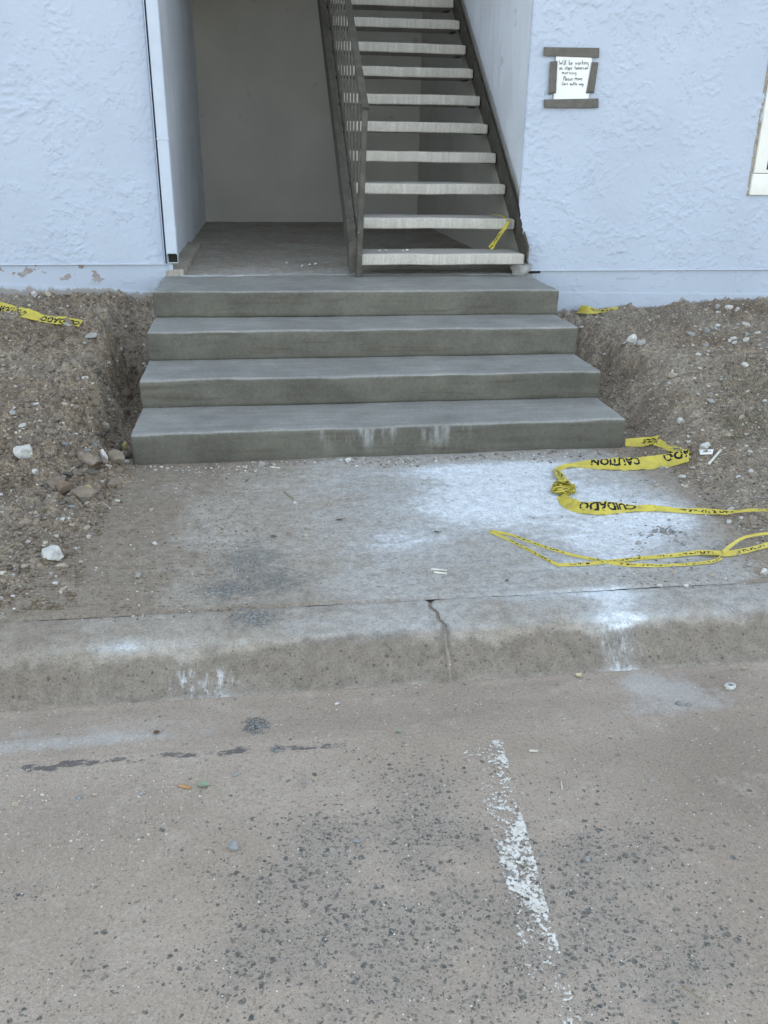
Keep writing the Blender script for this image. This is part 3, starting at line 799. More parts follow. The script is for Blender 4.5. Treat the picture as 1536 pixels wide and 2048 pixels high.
bpart('foundation', boxm('foundation', (3.502, YW + .012, .1), (11, YW + .02, .572), .002), M_PLINTH)
bpart('foundation', boxm('foundation', (-9, YW + .012, .1), (-2.452, YW + .02, .618), .002), M_PLINTH)
# weep screeds: thin metal flanges that end the stucco
bpart('weep_screed', boxm('weep_screed', (-2.45, YW - .006, .6168), (-.556, YW + .012, .6215), .001), M_SPOUT)
bpart('weep_screed', boxm('weep_screed', (-.5665, YW - .007, .622), (-.5615, YW + .012, ZT), .001), M_SPOUT)
bpart('weep_screed', boxm('weep_screed', (1.622, YW - .006, .5708), (3.5, YW + .012, .5755), .001), M_SPOUT)
bpart('vent_slot_shade', boxm('vent_slot_shade', (1.628, YW + .001, .556), (1.70, YW + .012, .5695), .001), M_DARK)

# recess: floor, walls, ceiling
fx = axis([(-.555, 1.66, .016)]); fy = axis([(5.29, 9.40, .02)])
floor = grid_mesh('landing_floor', fx, fy, lambda X, Y: LAND + .004 + .0035 * fbm(X * 4, Y * 4, 111, 4) - .012 * sstep(5.325, 5.295, Y + .012 * fbm(X * 9, Y * 0, 113, 3)), dict(
    powder=lambda X, Y: np.clip(.55 * sstep(5.46, 5.32, Y) + .1 * fbm(X * 6, Y * 6, 114, 3), 0, 1), soil_shade=lambda X, Y: .26 + .25 * fbm(X * 2, Y * 2, 115, 3) - .2 * sstep(5.7, 5.33, Y), haze=lambda X, Y: .20 + .3 * sstep(5.8, 5.33, Y),
    mortar=lambda X, Y: 0 * X, stain_shade=lambda X, Y: .12 + .15 * sstep(5.6, 7, Y)))  # floor colour is paler towards the front edge, darker towards the back
tag(obj('landing_floor', floor, M_WALK), kind='structure')
def sidewall(name, x, y0, y1, z0, z1, sgn, seed, st=.022):
    ys_ = axis([(y0, y1, st)]); zs = axis([(z0, z1, st)])
    Y, Z = np.meshgrid(ys_, zs, indexing='ij')
    X = x + sgn * (.0035 * sstep(.05, .4, fbm(Y * 5, Z * 5, seed, 4)) + .002 * fbm(Y * 10, Z * 10, seed + 3, 3)) * sstep(0, .03, Y - y0)
    return mesh_np(name, np.stack([X, Y, Z], -1).reshape(-1, 3), grid_faces(*Y.shape))
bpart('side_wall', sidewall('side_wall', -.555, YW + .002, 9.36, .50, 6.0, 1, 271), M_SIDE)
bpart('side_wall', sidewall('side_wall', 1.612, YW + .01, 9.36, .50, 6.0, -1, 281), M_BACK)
# the plaster above the stringer on the right, hanging over it with a ragged lower edge
def over_wall():
    t = axis([(0, 1, .006)]); s = axis([(0, 1, .02)])
    T, S = np.meshgrid(t, s, indexing='ij')
    Y = YW + .006 + T * (9.34 - YW)
    zlow = .955 + (Y - YW) * (.185 / .2701) + .010 * fbm(Y * 14, Y * 0, 143, 4)
    Z = zlow + S * (6.0 - zlow)
    X = 1.535 - .003 * sstep(.1, .3, fbm(Y * 7, Z * 7, 145, 4)) + .002 * fbm(Y * 12, Z * 12, 147, 3) + .02 * sstep(.012, 0, S)
    V = np.stack([X, Y, Z], -1).reshape(-1, 3); n = len(V)
    bot = np.stack([X[:, 0] * 0 + 1.612, Y[:, 0], Z[:, 0] + .004], -1)
    F1 = grid_faces(*T.shape)
    i = np.arange(len(t)) * len(s); j = n + np.arange(len(t))
    F2 = np.stack([i[:-1], j[:-1], j[1:], i[1:]], -1)
    return mesh_np('side_wall', np.concatenate([V, bot]), np.concatenate([F1, F2]))
bpart('side_wall', over_wall(), M_SIDE)
X, Z = np.meshgrid(axis([(-.56, 1.64, .025)]), axis([(.5, 6.0, .03)]), indexing='ij')
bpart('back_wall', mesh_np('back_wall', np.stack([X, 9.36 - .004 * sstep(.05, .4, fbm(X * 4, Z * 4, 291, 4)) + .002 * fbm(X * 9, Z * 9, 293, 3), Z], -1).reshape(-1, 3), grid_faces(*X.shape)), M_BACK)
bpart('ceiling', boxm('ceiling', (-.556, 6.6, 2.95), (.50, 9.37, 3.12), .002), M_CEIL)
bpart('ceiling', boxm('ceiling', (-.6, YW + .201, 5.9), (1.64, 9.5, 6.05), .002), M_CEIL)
bpart('roof', boxm('roof', (-9.3, YW - .5, 6.2), (11.3, 14, 6.45), .01), M_ROOF)
bpart('wall_body', boxm('wall_body', (-9, 13.6, -.2), (11, 13.8, 6.19), .002), M_STUCCO)
bpart('wall_body', boxm('wall_body', (-8.99, YW + .21, -.2), (-8.8, 13.59, 6.19), .002), M_STUCCO)
bpart('wall_body', boxm('wall_body', (10.8, YW + .21, -.2), (10.99, 13.59, 6.19), .002), M_STUCCO)
# raised mortar ledge along the left side wall
def ledge():
    def dp(V):
        V = V + np.array([0, 0, 0]); V[:, 0] += .010 * fbm(V[:, 1] * 9, V[:, 2] * 9, 301, 3); V[:, 2] += .004 * fbm(V[:, 0] * 20, V[:, 1] * 20, 303, 3)
        return V + np.array([-.512, 6.15, LAND + .012])
    return rbox('mortar_ledge', (.105, 1.62, .05), .012, .02, dp)
bpart('mortar_ledge', ledge(), M_WALK)

# downspout: rectangular tube with an open foot
def spout():
    x0, x1, y0, y1, zb = -.547, -.484, 5.262, 5.318, .625
    th = .003; parts = []; r = .010
    pts = []
    for cx, cy, a0 in ((x1 - r, y1 - r, 0), (x0 + r, y1 - r, 90), (x0 + r, y0 + r, 180), (x1 - r, y0 + r, 270)):
        for k in range(4):
            a = math.radians(a0 + k * 30); pts.append((cx + r * math.cos(a), cy + r * math.sin(a)))
    pts = np.array(pts); c = pts.mean(0); inn = c + (pts - c) * np.array([1 - 2 * th / (x1 - x0), 1 - 2 * th / (y1 - y0)])
    n = len(pts)
    # the foot is cut on the slant, high at the front
    zf = lambda p: zb + .062 * (1 - (p[:, 1] - y0) / (y1 - y0))
    rows = [np.c_[inn, np.full(n, 6.1)], np.c_[inn, zf(inn)], np.c_[pts, zf(pts)], np.c_[pts, np.full(n, .805)],
            np.c_[c + (pts - c) * 1.035, np.full(n, .804)], np.c_[c + (pts - c) * 1.035, np.full(n, .83)], np.c_[pts, np.full(n, .831)], np.c_[pts, np.full(n, 6.1)]]
    V = np.concatenate(rows); F = []
    for a in range(len(rows) - 1):
        for k in range(n):
            F.append((a * n + k, a * n + (k + 1) % n, (a + 1) * n + (k + 1) % n, (a + 1) * n + k))
    return mesh_np('downspout', V, np.array(F), smooth=False)
bpart('downspout', spout(), M_SPOUT)
bpart('downspout_mouth_shade', boxm('downspout_mouth_shade', (-.5435, 5.3125, .632), (-.4875, 5.3145, .80), .0005), M_DARK)  # dark sheet that paints the shade inside the open foot
bpart('downspout_strap', boxm('downspout_strap', (-.550, 5.2595, 1.285), (-.482, 5.33, 1.292), .001), M_SPOUT)

# window
win = bpart('window', None, None); win.location = (0, -YW, 0)
wf = []
def wpart(name, a, b_, mat, r=.004): return obj(name, boxm(name, a, b_, r), mat, win)
wpart('window_sill', (2.985, YW - .022, 1.020), (4.16, YW + .03, 1.143), M_FRAME, .005)
wpart('window_frame', (2.992, YW - .018, 1.146), (3.068, YW + .03, 2.20), M_FRAME, .004)
wpart('window_frame', (4.08, YW - .018, 1.146), (4.155, YW + .03, 2.20), M_FRAME, .004)
wpart('window_frame', (3.070, YW - .010, 1.146), (4.078, YW + .03, 1.166), M_FRAME, .003)
wpart('window_frame', (3.070, YW - .018, 2.13), (4.078, YW + .03, 2.20), M_FRAME, .003)
wpart('window_pane', (3.066, YW + .012, 1.160), (4.082, YW + .018, 2.135), M_GLASS, .001)
bpart('window_caulk', boxm('window_caulk', (2.972, YW - .004, 1.012), (2.992, YW + .012, 2.2), .003), M_WALK)

# ------------------------------------------------------------------ concrete steps
steps = tag(empty('concrete_steps', (.517, 3.6, 0)), 'freshly poured grey concrete steps rising from the walkway to the entry', 'steps')
for i in range(4):
    y0, z0, z1 = SY[i], SZ[i] - (.02 if i == 0 else .004), SZ[i + 1]
    y1 = YW + .010
    L = XR - XL; D = y1 - y0; H = z1 - z0
    def disp(V, i=i, y0=y0, y1=y1, z0=z0, z1=z1, D=D, H=H):
        x = V[:, 0]; front = sstep(D * .5, -D * .5, V[:, 1])
        up = (V[:, 2] + H / 2) / H
        s = 310 + i * 20
        V = V.copy()
        V[:, 1] += SK[i] * (x / 1.1) * np.clip((D * .5 - V[:, 1]) / .3, 0, 1)
        V[:, 1] -= .006 * up * (V[:, 1] < -D / 2 + .03) - .0035 * fbm(x * 2.2, V[:, 2] * 5, s, 3) - .0012 * fbm(x * 14, V[:, 2] * 20, s + 3, 3)
        V[:, 2] += (.0032 * fbm(x * 1.7, V[:, 1] * 3, s + 5, 3) + .0010 * fbm(x * 9, V[:, 1] * 40, s + 7, 3)) * (up > .8)
        V[:, 2] += .0028 * fbm(x * 3.3, x * 0, s + 11, 3) * (up > .8) * (V[:, 1] < -D / 2 + .05)
        V[:, 0] += .004 * fbm(V[:, 1] * 5, V[:, 2] * 9, s + 9, 3) * (np.abs(x) > 1.05)
        return V + np.array([(XL + XR) / 2, (y0 + y1) / 2, (z0 + z1) / 2])
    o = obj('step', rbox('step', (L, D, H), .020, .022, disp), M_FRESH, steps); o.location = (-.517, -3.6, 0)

# ------------------------------------------------------------------ staircase
RS, GS, Y0T, Z0T, TH = .1846, .2701, 5.235, LAND + .1369, .0658
PITCHV = np.array([0, GS, RS]) / math.hypot(GS, RS)
stair = tag(empty('staircase', (1.06, 5.235, LAND)), 'open riser staircase with pale precast concrete treads on dark steel stringers', 'staircase')
def spart(name, me, mat, parent=None):
    o = obj(name, me, mat, parent or stair)
    o.location = (-1.06, -5.235, -LAND) if parent is None else (0, 0, 0)
    return o
NT = 14
yt = [503, 435, 368, 307, 247, 191, 136, 91, 37]
for k in range(NT):
    xl, xr = .556, 1.566 + random.uniform(-.004, .004)
    dz = random.uniform(-.004, .004); dep = .275
    def disp(V, k=k, xl=xl, xr=xr, dz=dz, dep=dep):
        V = V.copy()
        V[:, 2] += .0022 * fbm(V[:, 0] * 4 + k * 9, V[:, 1] * 4, 401, 3) - .003 * np.clip(V[:, 0] / .5, 0, 1) * (k % 3 == 1)
        e = np.clip((np.abs(V[:, 0]) - .47) / .03, 0, 1)
        V[:, 2] -= np.where(V[:, 2] > 0, .006 * e * e * (_hash(np.array([k]), np.array([3]), 5)[0] + .2), 0)
        V[:, 1] += .0018 * fbm(V[:, 0] * 9 + k * 5, V[:, 2] * 30, 405, 3)
        return V + np.array([(xl + xr) / 2, Y0T + k * GS + dep / 2, Z0T + k * RS - TH / 2 + dz])
    me = rbox('tread', (xr - xl, dep, TH), .010, .03, disp)
    spart('tread', me, M_TREAD)
    for xb in (xl + .001, xr - .046):
        zb = Z0T + k * RS - TH + dz
        spart('tread_bracket', boxm('tread_bracket', (xb, Y0T + k * GS + .12, zb - .0075), (xb + .045, Y0T + k * GS + .23, zb - .0025), .001), M_STEEL)

def stringer(xa, xb, hi, lo, ys, ye, zend):
    """sloped channel between planes x=xa..xb, cut level at the foot"""
    line = lambda y, off: Z0T + (y - Y0T) * RS / GS + off
    prof = [(ys, max(line(ys, lo), zend)), (ye, line(ye, lo)), (ye, line(ye, hi)), (ys, line(ys, hi))]
    yc = Y0T + (zend - Z0T - lo) * GS / RS
    if line(ys, lo) < zend: prof = [(ys, zend), (yc, zend)] + prof[1:]
    bm = bmesh.new()
    A = [bm.verts.new((xa, y, z)) for y, z in prof]; B = [bm.verts.new((xb, y, z)) for y, z in prof]
    bm.faces.new(A); bm.faces.new(B[::-1])
    n = len(prof)
    for i in range(n): bm.faces.new((A[i], B[i], B[(i + 1) % n], A[(i + 1) % n]))
    bmesh.ops.recalc_face_normals(bm, faces=bm.faces)
    me = bpy.data.meshes.new('stringer'); bm.to_mesh(me); bm.free(); return me
spart('stringer', stringer(1.573, 1.582, .050, -.125, 5.215, 9.2, LAND + .075), M_STEEL)
spart('stringer', stringer(.505, .550, .040, -.135, 5.262, 9.2, LAND + .012), M_STEEL)
for xa, xb in ((1.551, 1.572),):
    pass
# railing: post, handrail, bottom rail and balusters are one welded frame
rail = spart('railing', None, None); rail.location = (-1.06, -5.235, -LAND)
px0, px1 = .557, .590
ptop = np.array([px1, 5.200, 1.452])
obj('railing_post', bar_mesh('railing_post', (px0, 5.228, LAND + .001), ptop + np.array([0, 0, -.004]), .032, .032, up=(0, 1, 0)), M_STEEL, rail)
hend = ptop + PITCHV * 3.9
obj('handrail', bar_mesh('handrail', ptop + np.array([0, -.01, .006]), hend + np.array([-.02, 0, .006]), .040, .018), M_STEEL, rail)
obj('bottom_rail', bar_mesh('bottom_rail', (.572, 5.262, LAND + .16), (.572, 5.262 + 3.7 * GS / math.hypot(GS, RS), LAND + .16 + 3.7 * RS / math.hypot(GS, RS)), .022, .022), M_STEEL, rail)
for k in range(13):
    y = 5.38 + k * .200
    zb = LAND + .16 + (y - 5.262) * RS / GS; zt = ptop[2] + (y - ptop[1]) * RS / GS
    obj('baluster', bar_mesh('baluster', (.574, y, zb), (.577, y, zt), .0120, .0120, up=(0, 1, 0)), M_STEEL, rail)
obj('post_brace', bar_mesh('post_brace', (.552, 5.245, LAND + .42), (.552, 5.60, LAND + .40), .014, .014), M_STEEL, rail) if False else None

# ------------------------------------------------------------------ notice on the wall
notice = tag(empty('notice', (1.795, YW - .01, 1.64)), 'handwritten white paper notice held to the stucco by four strips of grey tape', 'notice')
YN = YW - .0135
def sheet(name, quad, mat, y, bend=0.0, n=14, seed=0):
    """a thin sheet on the wall: quad gives x,z of bottom-left, bottom-right, top-right, top-left"""
    q = np.array(quad, float); t = np.linspace(0, 1, n); S, T = np.meshgrid(t, t, indexing='ij')
    P = (q[0] * ((1 - S) * (1 - T))[..., None] + q[1] * (S * (1 - T))[..., None] + q[2] * (S * T)[..., None] + q[3] * ((1 - S) * T)[..., None])
    Yv = y - bend * np.abs(fbm(P[..., 0] * 30, P[..., 1] * 30, seed, 3))
    Vf = np.stack([P[..., 0], Yv, P[..., 1]], -1).reshape(-1, 3); Vb = Vf + np.array([0, .0008, 0])
    f = grid_faces(n, n); m = n * n
    b = [(i, i + 1) for i in range(n - 1)] + [((n - 1) * n + i + 1, (n - 1) * n + i) for i in range(n - 1)]
    b += [((i + 1) * n, i * n) for i in range(n - 1)] + [(i * n + n - 1, (i + 1) * n + n - 1) for i in range(n - 1)]
    sd = np.array([(p_, q_, q_ + m, p_ + m) for p_, q_ in b])
    o = obj(name, mesh_np(name, np.concatenate([Vf, Vb]), np.concatenate([f, f[:, ::-1] + m, sd])), mat, notice)
    o.location = (-1.795, -(YW - .01), -1.64); return o
def wz(u, v): p = at_y(u, v, YW - .009); return (p[0], p[2])
sheet('paper', [wz(1106, 206), wz(1176, 207), wz(1185, 105), wz(1112, 105)], M_PAPER, YN, .001, seed=5)
sheet('tape_strip', [wz(1086, 112), wz(1197, 116), wz(1198, 96), wz(1087, 94.5)], M_DUCT, YN - .003, .001, seed=1)
sheet('tape_strip', [wz(1087, 216), wz(1196, 216), wz(1196, 197), wz(1087, 199)], M_DUCT, YN - .003, .001, seed=2)
sheet('tape_strip', [wz(1096, 190), wz(1111, 186), wz(1114, 122), wz(1099, 124)], M_DUCT, YN - .0035, .004, seed=3)
sheet('tape_strip', [wz(1171, 187), wz(1187, 186), wz(1196, 125), wz(1183, 124)], M_DUCT, YN - .0035, .004, seed=4)

# handwriting: every letter as pen strokes
GL = {
 'W': [[(0, 1), (.22, 0), (.42, .7), (.62, 0), (.9, 1.05)]], 'i': [[(.1, .55), (.1, 0)], [(.1, .8), (.1, .87)]], 'l': [[(.1, 1), (.08, 0)]],
 'b': [[(.05, 1), (.05, 0), (.35, .05), (.42, .3), (.25, .45), (.05, .35)]], 'e': [[(.05, .28), (.4, .32), (.32, .5), (.1, .45), (.04, .2), (.15, 0), (.4, .06)]],
 'w': [[(0, .5), (.1, 0), (.25, .4), (.38, 0), (.5, .52)]], 'o': [[(.2, .5), (.04, .3), (.08, .04), (.3, 0), (.4, .28), (.3, .48), (.2, .5)]],
 'r': [[(.05, .5), (.06, 0)], [(.06, .3), (.2, .5), (.35, .45)]], 'k': [[(.05, .95), (.05, 0)], [(.4, .55), (.06, .25), (.42, 0)]],
 'n': [[(.04, .48), (.05, 0)], [(.05, .35), (.25, .5), (.36, .35), (.38, 0)]], 'g': [[(.36, .4), (.15, .5), (.05, .25), (.2, .05), (.36, .3), (.36, -.3), (.1, -.4)]],
 's': [[(.35, .45), (.12, .5), (.1, .3), (.32, .2), (.28, 0), (.04, .05)]], 't': [[(.18, .85), (.16, .05), (.32, .02)], [(0, .55), (.36, .58)]],
 'p': [[(.05, .5), (.03, -.4)], [(.05, .4), (.3, .5), (.38, .25), (.22, .02), (.05, .1)]], 'm': [[(.03, .48), (.03, 0)], [(.03, .35), (.17, .5), (.26, .3), (.27, 0)], [(.27, .35), (.42, .5), (.5, .3), (.52, 0)]],
 'P': [[(.08, 1), (.05, 0)], [(.07, .98), (.4, .9), (.38, .6), (.07, .5)]], 'a': [[(.36, .45), (.12, .5), (.04, .15), (.2, 0), (.34, .35), (.38, 0)]],
 'M': [[(0, 0), (.08, .75), (.28, .25), (.48, .8), (.55, 0)]], 'v': [[(.02, .5), (.18, 0), (.36, .52)]], 'c': [[(.36, .45), (.15, .5), (.04, .25), (.15, 0), (.38, .06)]],
 'C': [[(.42, .8), (.15, .85), (.03, .4), (.15, 0), (.45, .06)]], 'u': [[(.03, .5), (.06, .05), (.28, .05), (.36, .5), (.38, 0)]], 'y': [[(.04, .5), (.18, .12)], [(.38, .52), (.1, -.4)]],
}
ADV = dict(W=1.0, w=.62, m=.66, M=.72, i=.25, l=.24, t=.42)
def handwriting(lines):
    parts = []
    r2 = random.Random(3)
    for txt, u0, v0, u1, v1, hpx in lines:
        a = np.array(wz(u0, v0)); b = np.array(wz(u1, v1)); tot = sum(ADV.get(c, .5) if c != ' ' else .55 for c in txt)
        d = (b - a); L = np.linalg.norm(d); d /= L; nrm = np.array([-d[1], d[0]]); kx = L / tot; kz = hpx * .00289
        x = 0
        for c in txt:
            if c == ' ': x += .55; continue
            jz = r2.uniform(-.06, .06)
            for st in GL[c]:
                P = [a + d * ((x + p[0] + r2.uniform(-.02, .02)) * kx) + nrm * ((p[1] + jz) * kz) for p in st]
                P = np.array(P)
                # soften the corners
                if len(P) > 2:
                    for _ in range(2):
                        Q = [P[0]]
                        for i in range(len(P) - 1): Q += [P[i] * .75 + P[i + 1] * .25, P[i] * .25 + P[i + 1] * .75]
                        P = np.array(Q + [P[-1]])
                T = np.gradient(P, axis=0); T /= np.maximum(np.linalg.norm(T, axis=1, keepdims=True), 1e-9)
                Nn = np.stack([-T[:, 1], T[:, 0]], 1) * .0011
                V = np.concatenate([P + Nn, P - Nn]); m = len(P)
                V3 = np.stack([V[:, 0], np.full(len(V), YN - .0022), V[:, 1]], -1)
                i = np.arange(m - 1); parts.append((V3, np.stack([i, i + 1, i + 1 + m, i + m], -1)))
            x += ADV.get(c, .5)
    return join_meshes('handwriting', parts)
hw = obj('handwriting', handwriting([
    ('Will be working', 1117.5, 130.5, 1177.5, 129.5, 9), ('on steps tomorrow', 1118, 139.5, 1176, 139, 7), ('morning', 1123, 148, 1153, 149, 6.5),
    ('Please Move', 1126, 161, 1164, 161, 7.5), ('Cars outta way', 1123, 170, 1167, 171, 6.5)]), M_INK, notice)
hw.location = (-1.795, -(YW - .01), -1.64)

# ------------------------------------------------------------------ rocks
def ico(sub):
    bm = bmesh.new(); bmesh.ops.create_icosphere(bm, subdivisions=sub, radius=1.0)
    V = np.array([v.co[:] for v in bm.verts]); F = np.array([[v.index for v in f.verts] for f in bm.faces]); bm.free()
    return V, F
ICO = {s: ico(s) for s in (1, 2, 3, 4)}
def rock_vf(sub, seed, cuts=7, rough=.10, flat=.7):
    r = np.random.default_rng(seed); V, F = ICO[sub]; V = V.copy()
    for _ in range(cuts):
        n = r.normal(size=3); n /= np.linalg.norm(n); d = r.uniform(.48, .84)
        e = V @ n - d; V = V - np.where(e > 0, e, 0)[:, None] * n
    k = rough * (fbm(V[:, 0] * 2.3 + seed, V[:, 1] * 2.3 + V[:, 2], seed, 3) + .5 * fbm(V[:, 2] * 5 + seed, V[:, 0] * 5 - V[:, 1], seed + 4, 2))
    V = V * (1 + k)[:, None] * np.array([r.uniform(.85, 1.15), r.uniform(.7, 1.0), flat * r.uniform(.8, 1.15)])
    return V / np.max(np.abs(V[:, :2])), F
def rock(name, p, size, kind, seed, label, cat='rock', sub=3, flat=.7, group=None, sink=.25, rot=None, smooth=False, stretch=(1, 1, 1), cuts=13, rough=.10):
    V, F = rock_vf(sub, seed, cuts, rough, flat); V = V * (size / 2) * np.array(stretch)
    me = mesh_np(name, V, F, smooth=smooth); me.materials.append(M_S[kind] if isinstance(kind, str) else kind)
    h = float(-V[:, 2].min())
    o = bpy.data.objects.new(name, me); col.objects.link(o)
    o.location = (p[0], p[1], p[2] + h * (1 - 2 * sink)); o.rotation_euler = (0, 0, rot if rot is not None else random.uniform(0, 6.28))
    tag(o, label, cat, group); return o
ROCKS = [   # photo pixel of its centre, width in metres, kind, label, flatness, stretch
    (51, 914, .085, 'white', 'large white chunk with dark pits half sunk in dirt at far left', .8, (1, .8, 1)),
    (103, 1119, .078, 'white', 'pale rock with grey patches touching a tan flat pebble', .95, (1, .95, 1)),
    (122, 1134, .042, 'tan', 'tan flat pebble tucked against the pale patched rock', .5, (1, .6, 1)),
    (209, 922, .052, 'white', 'upright white chip among brown clods by the lowest step', 1.5, (.7, .5, 1)),
    (131, 889, .034, 'blue', 'slim blue grey chip on the left bank above the white chunk', .6, (1, .5, 1)),
    (174, 903, .040, 'blue', 'flat blue grey sliver left of the upright white chip', .5, (1, .5, 1)),
    (190, 895, .040, 'blue', 'short blue grey block behind the upright white chip', .9, (.6, .6, 1)),
    (175, 932, .110, 'clod', 'large brown clod leaning against the upright white chip', .75, (1, .75, 1)),
    (232, 926, .075, 'clod', 'brown clod between the white chip and the lowest step', .8, (1, .8, 1)),
    (167, 995, .105, 'clod', 'biggest brown clod below the rubble with a yellow pebble on its edge', .8, (1, .8, 1)),
    (130, 984, .085, 'red', 'reddish brown clod left of the biggest brown clod', .75, (1, .8, 1)),
    (113, 972, .075, 'clod', 'greyish clod capping the reddish brown clod', .6, (1, .7, 1)),
    (176, 982, .030, 'yellow', 'small yellow pebble on the edge of the biggest clod', .9, (1, .8, 1)),
    (141, 1016, .040, 'blue', 'flat pale blue chip below the biggest brown clod', .4, (1, .5, 1)),
    (250, 896, .044, 'yellow', 'mustard yellow lump against the left end of the lowest step', .9, (.9, .8, 1)),
    (251, 912, .060, 'clod', 'dark clod under the mustard yellow lump', .9, (1, .8, 1)),
    (255, 927, .036, 'white', 'pale chip at the foot of the lowest step corner', .8, (.8, .7, 1)),
    (222, 974, .070, 'clod', 'flattened brown clod right of the yellow pebble', .6, (1, .8, 1)),
    (210, 858, .052, 'tan', 'rounded tan stone beside the lowest step tread', .8, (1, .8, 1)),
    (185, 676, .090, 'grey', 'long grey slab fragment below the end of the left tape', .45, (1, .42, 1)),
    (69, 594, .045, 'white', 'round pale stone against the left foundation', .9, (1, .9, 1)),
    (97, 592, .042, 'tan', 'round tan stone against the left foundation', .9, (1, .9, 1)),
    (136, 652, .040, 'grey', 'grey stone pinning the end of the left caution tape', .7, (1, .8, 1)),
    (72, 811, .040, 'white', 'white flake on the middle of the left bank', .5, (1, .7, 1)),
    (72, 948, .030, 'white', 'small white pebble below the large white chunk', .9, (1, .8, 1)),
    (309, 1089, .022, 'white', 'pale round pebble on the left half of the walkway', .9, (1, .8, 1)),
    (276, 1156, .022, 'grey', 'pointed grey pebble near the left back of the curb', 1.1, (1, .9, 1)),
    (235, 1003, .020, 'white', 'white crumb at the left edge of the walkway', .7, (1, .7, 1)),
    (243, 1006, .015, 'dark', 'dark pebble touching a white crumb at the walkway edge', .9, (1, .9, 1)),
    (303, 1022, .018, 'tan', 'buff pebble on the walkway near the lowest step', .8, (1, .8, 1)),
    (523, 934, .028, 'grey', 'grey disc of concrete leaning at the foot of the lowest step', 1.3, (1, .4, 1)),
    (696, 924, .032, 'white', 'white broken chip at the foot of the lowest step', .9, (1, .6, 1)),
    (547, 1075, .017, 'dark', 'left dark pebble of three in a row on the walkway', .9, (1, .9, 1)),
    (576, 1070, .018, 'clod', 'middle brown pebble of three in a row on the walkway', .9, (1, .9, 1)),
    (613, 1073, .016, 'tan', 'right buff pebble of three in a row on the walkway', 1.0, (1, .9, 1)),
    (591, 1008, .018, 'white', 'pale pebble beside a twig on the walkway', .8, (1, .9, 1)),
    (1409, 897, .048, 'white', 'cloudy white lump beside a paper scrap right of the steps', .9, (1, .8, 1)),
    (1294, 961, .024, 'grey', 'grey pebble leftmost of three right of the tape knot', .8, (1, .8, 1)),
    (1305, 968, .028, 'grey', 'grey pebble in the middle of three right of the tape knot', .8, (1, .8, 1)),
    (1312, 974, .026, 'tan', 'buff pebble rightmost of three right of the tape knot', .8, (1, .8, 1)),
    (1372, 975, .030, 'tan', 'lone buff flat stone on dirt between the two tapes', .6, (1, .7, 1)),
    (1319, 1173, .020, 'white', 'left oval pebble on the joint behind the curb', .8, (1, .7, 1)),
    (1372, 1174, .016, 'white', 'right oval pebble on the joint behind the curb', .9, (1, .8, 1)),
    (1498, 1132, .030, 'grey', 'grey stone beside the lower tape at right edge', .8, (1, .8, 1)),
    (1526, 1148, .028, 'white', 'white pitted stone near the curb at right edge', .8, (1, .8, 1)),
    (1494, 1141, .022, 'grey', 'flat grey stone below the lower tape at right', .5, (1, .7, 1)),
    (1276, 1088, .026, 'grey', 'grey stone lying in white powder between the tapes', .7, (1, .8, 1)),
    (1325, 1065, .028, 'mortar', 'dark mortar lump at the edge of the white powder', .7, (1, .8, 1)),
    (1265, 684, .070, 'white', 'pile of white fragments near the top of the right bank', .8, (1, .7, 1)),
    (1281, 689, .060, 'grey', 'grey white fragment beside the white pile on the right bank', .8, (1, .7, 1)),
    (1345, 755, .055, 'tan', 'tan angular stone on the right bank slope', .6, (1, .7, 1)),
    (1361, 846, .042, 'white', 'white flat stone low on the right bank', .6, (1, .7, 1)),
    (1487, 733, .050, 'white', 'white stone highest near the right edge of the bank', .6, (1, .7, 1)),
    (1420, 805, .045, 'grey', 'pale grey stone halfway down the right bank', .6, (1, .7, 1)),
    (1458, 619, .055, 'white', 'bright white stone against the right foundation', .8, (1, .7, 1)),
    (1433, 618, .050, 'grey', 'grey white stone beside the bright white one by the foundation', .8, (1, .7, 1)),
    (466, 1697, .026, 'blue', 'largest grey blue angular rock on the asphalt', 1.0, (1, .9, 1)),
    (713, 1684, .016, 'blue', 'blue grey pebble on bare asphalt left of the parking line', .8, (1, .9, 1)),
    (85, 1592, .012, 'white', 'pale pink pebble at far left of a row on the road', 1.0, (1, .9, 1)),
    (158, 1597, .014, 'blue', 'pale blue pebble in the row on the left of the road', 1.0, (1, .9, 1)),
    (189, 1592, .012, 'tan', 'cream pebble right of the pale blue one on the road', .9, (1, .9, 1)),
    (31, 1611, .018, 'tan', 'buff stone nearest the left edge of the road', .7, (1, .7, 1)),
    (286, 1588, .018, 'grey', 'low grey stone left of the orange cigarette end', .6, (1, .7, 1)),
    (472, 1551, .012, 'blue', 'small blue pebble right of the green leaf on road', 1.2, (.8, .8, 1)),
    (608, 1567, .012, 'blue', 'pale blue crumb on the dusty middle of the road', .6, (1, .9, 1)),
    (675, 1409, .016, 'white', 'crumpled white bit in the gutter', .9, (1, .8, 1)),
    (1488, 1339, .020, 'tan', 'buff splinter stone in the gutter at right', .5, (1, .5, 1)),
    (1302, 1562, .012, 'grey', 'grey pebble on dusty road right of the slim cigarette end', .9, (1, .9, 1)),
    (1175, 1721, .012, 'blue', 'pale blue pebble right of the parking line', .9, (1, .9, 1)),
    (1120, 1788, .015, 'grey', 'grey shard touching the right edge of the parking line', .6, (1, .6, 1)),
    (1020, 1750, .016, 'blue', 'blue grey pebble lying on the parking line', .7, (.7, 1, 1)),
    (1358, 1409, .020, 'mortar', 'left rounded mortar lump in the gutter splash', .6, (1, .8, 1)),
    (1377, 1411, .016, 'mortar', 'right rounded mortar lump in the gutter splash', .6, (1, .8, 1)),
]
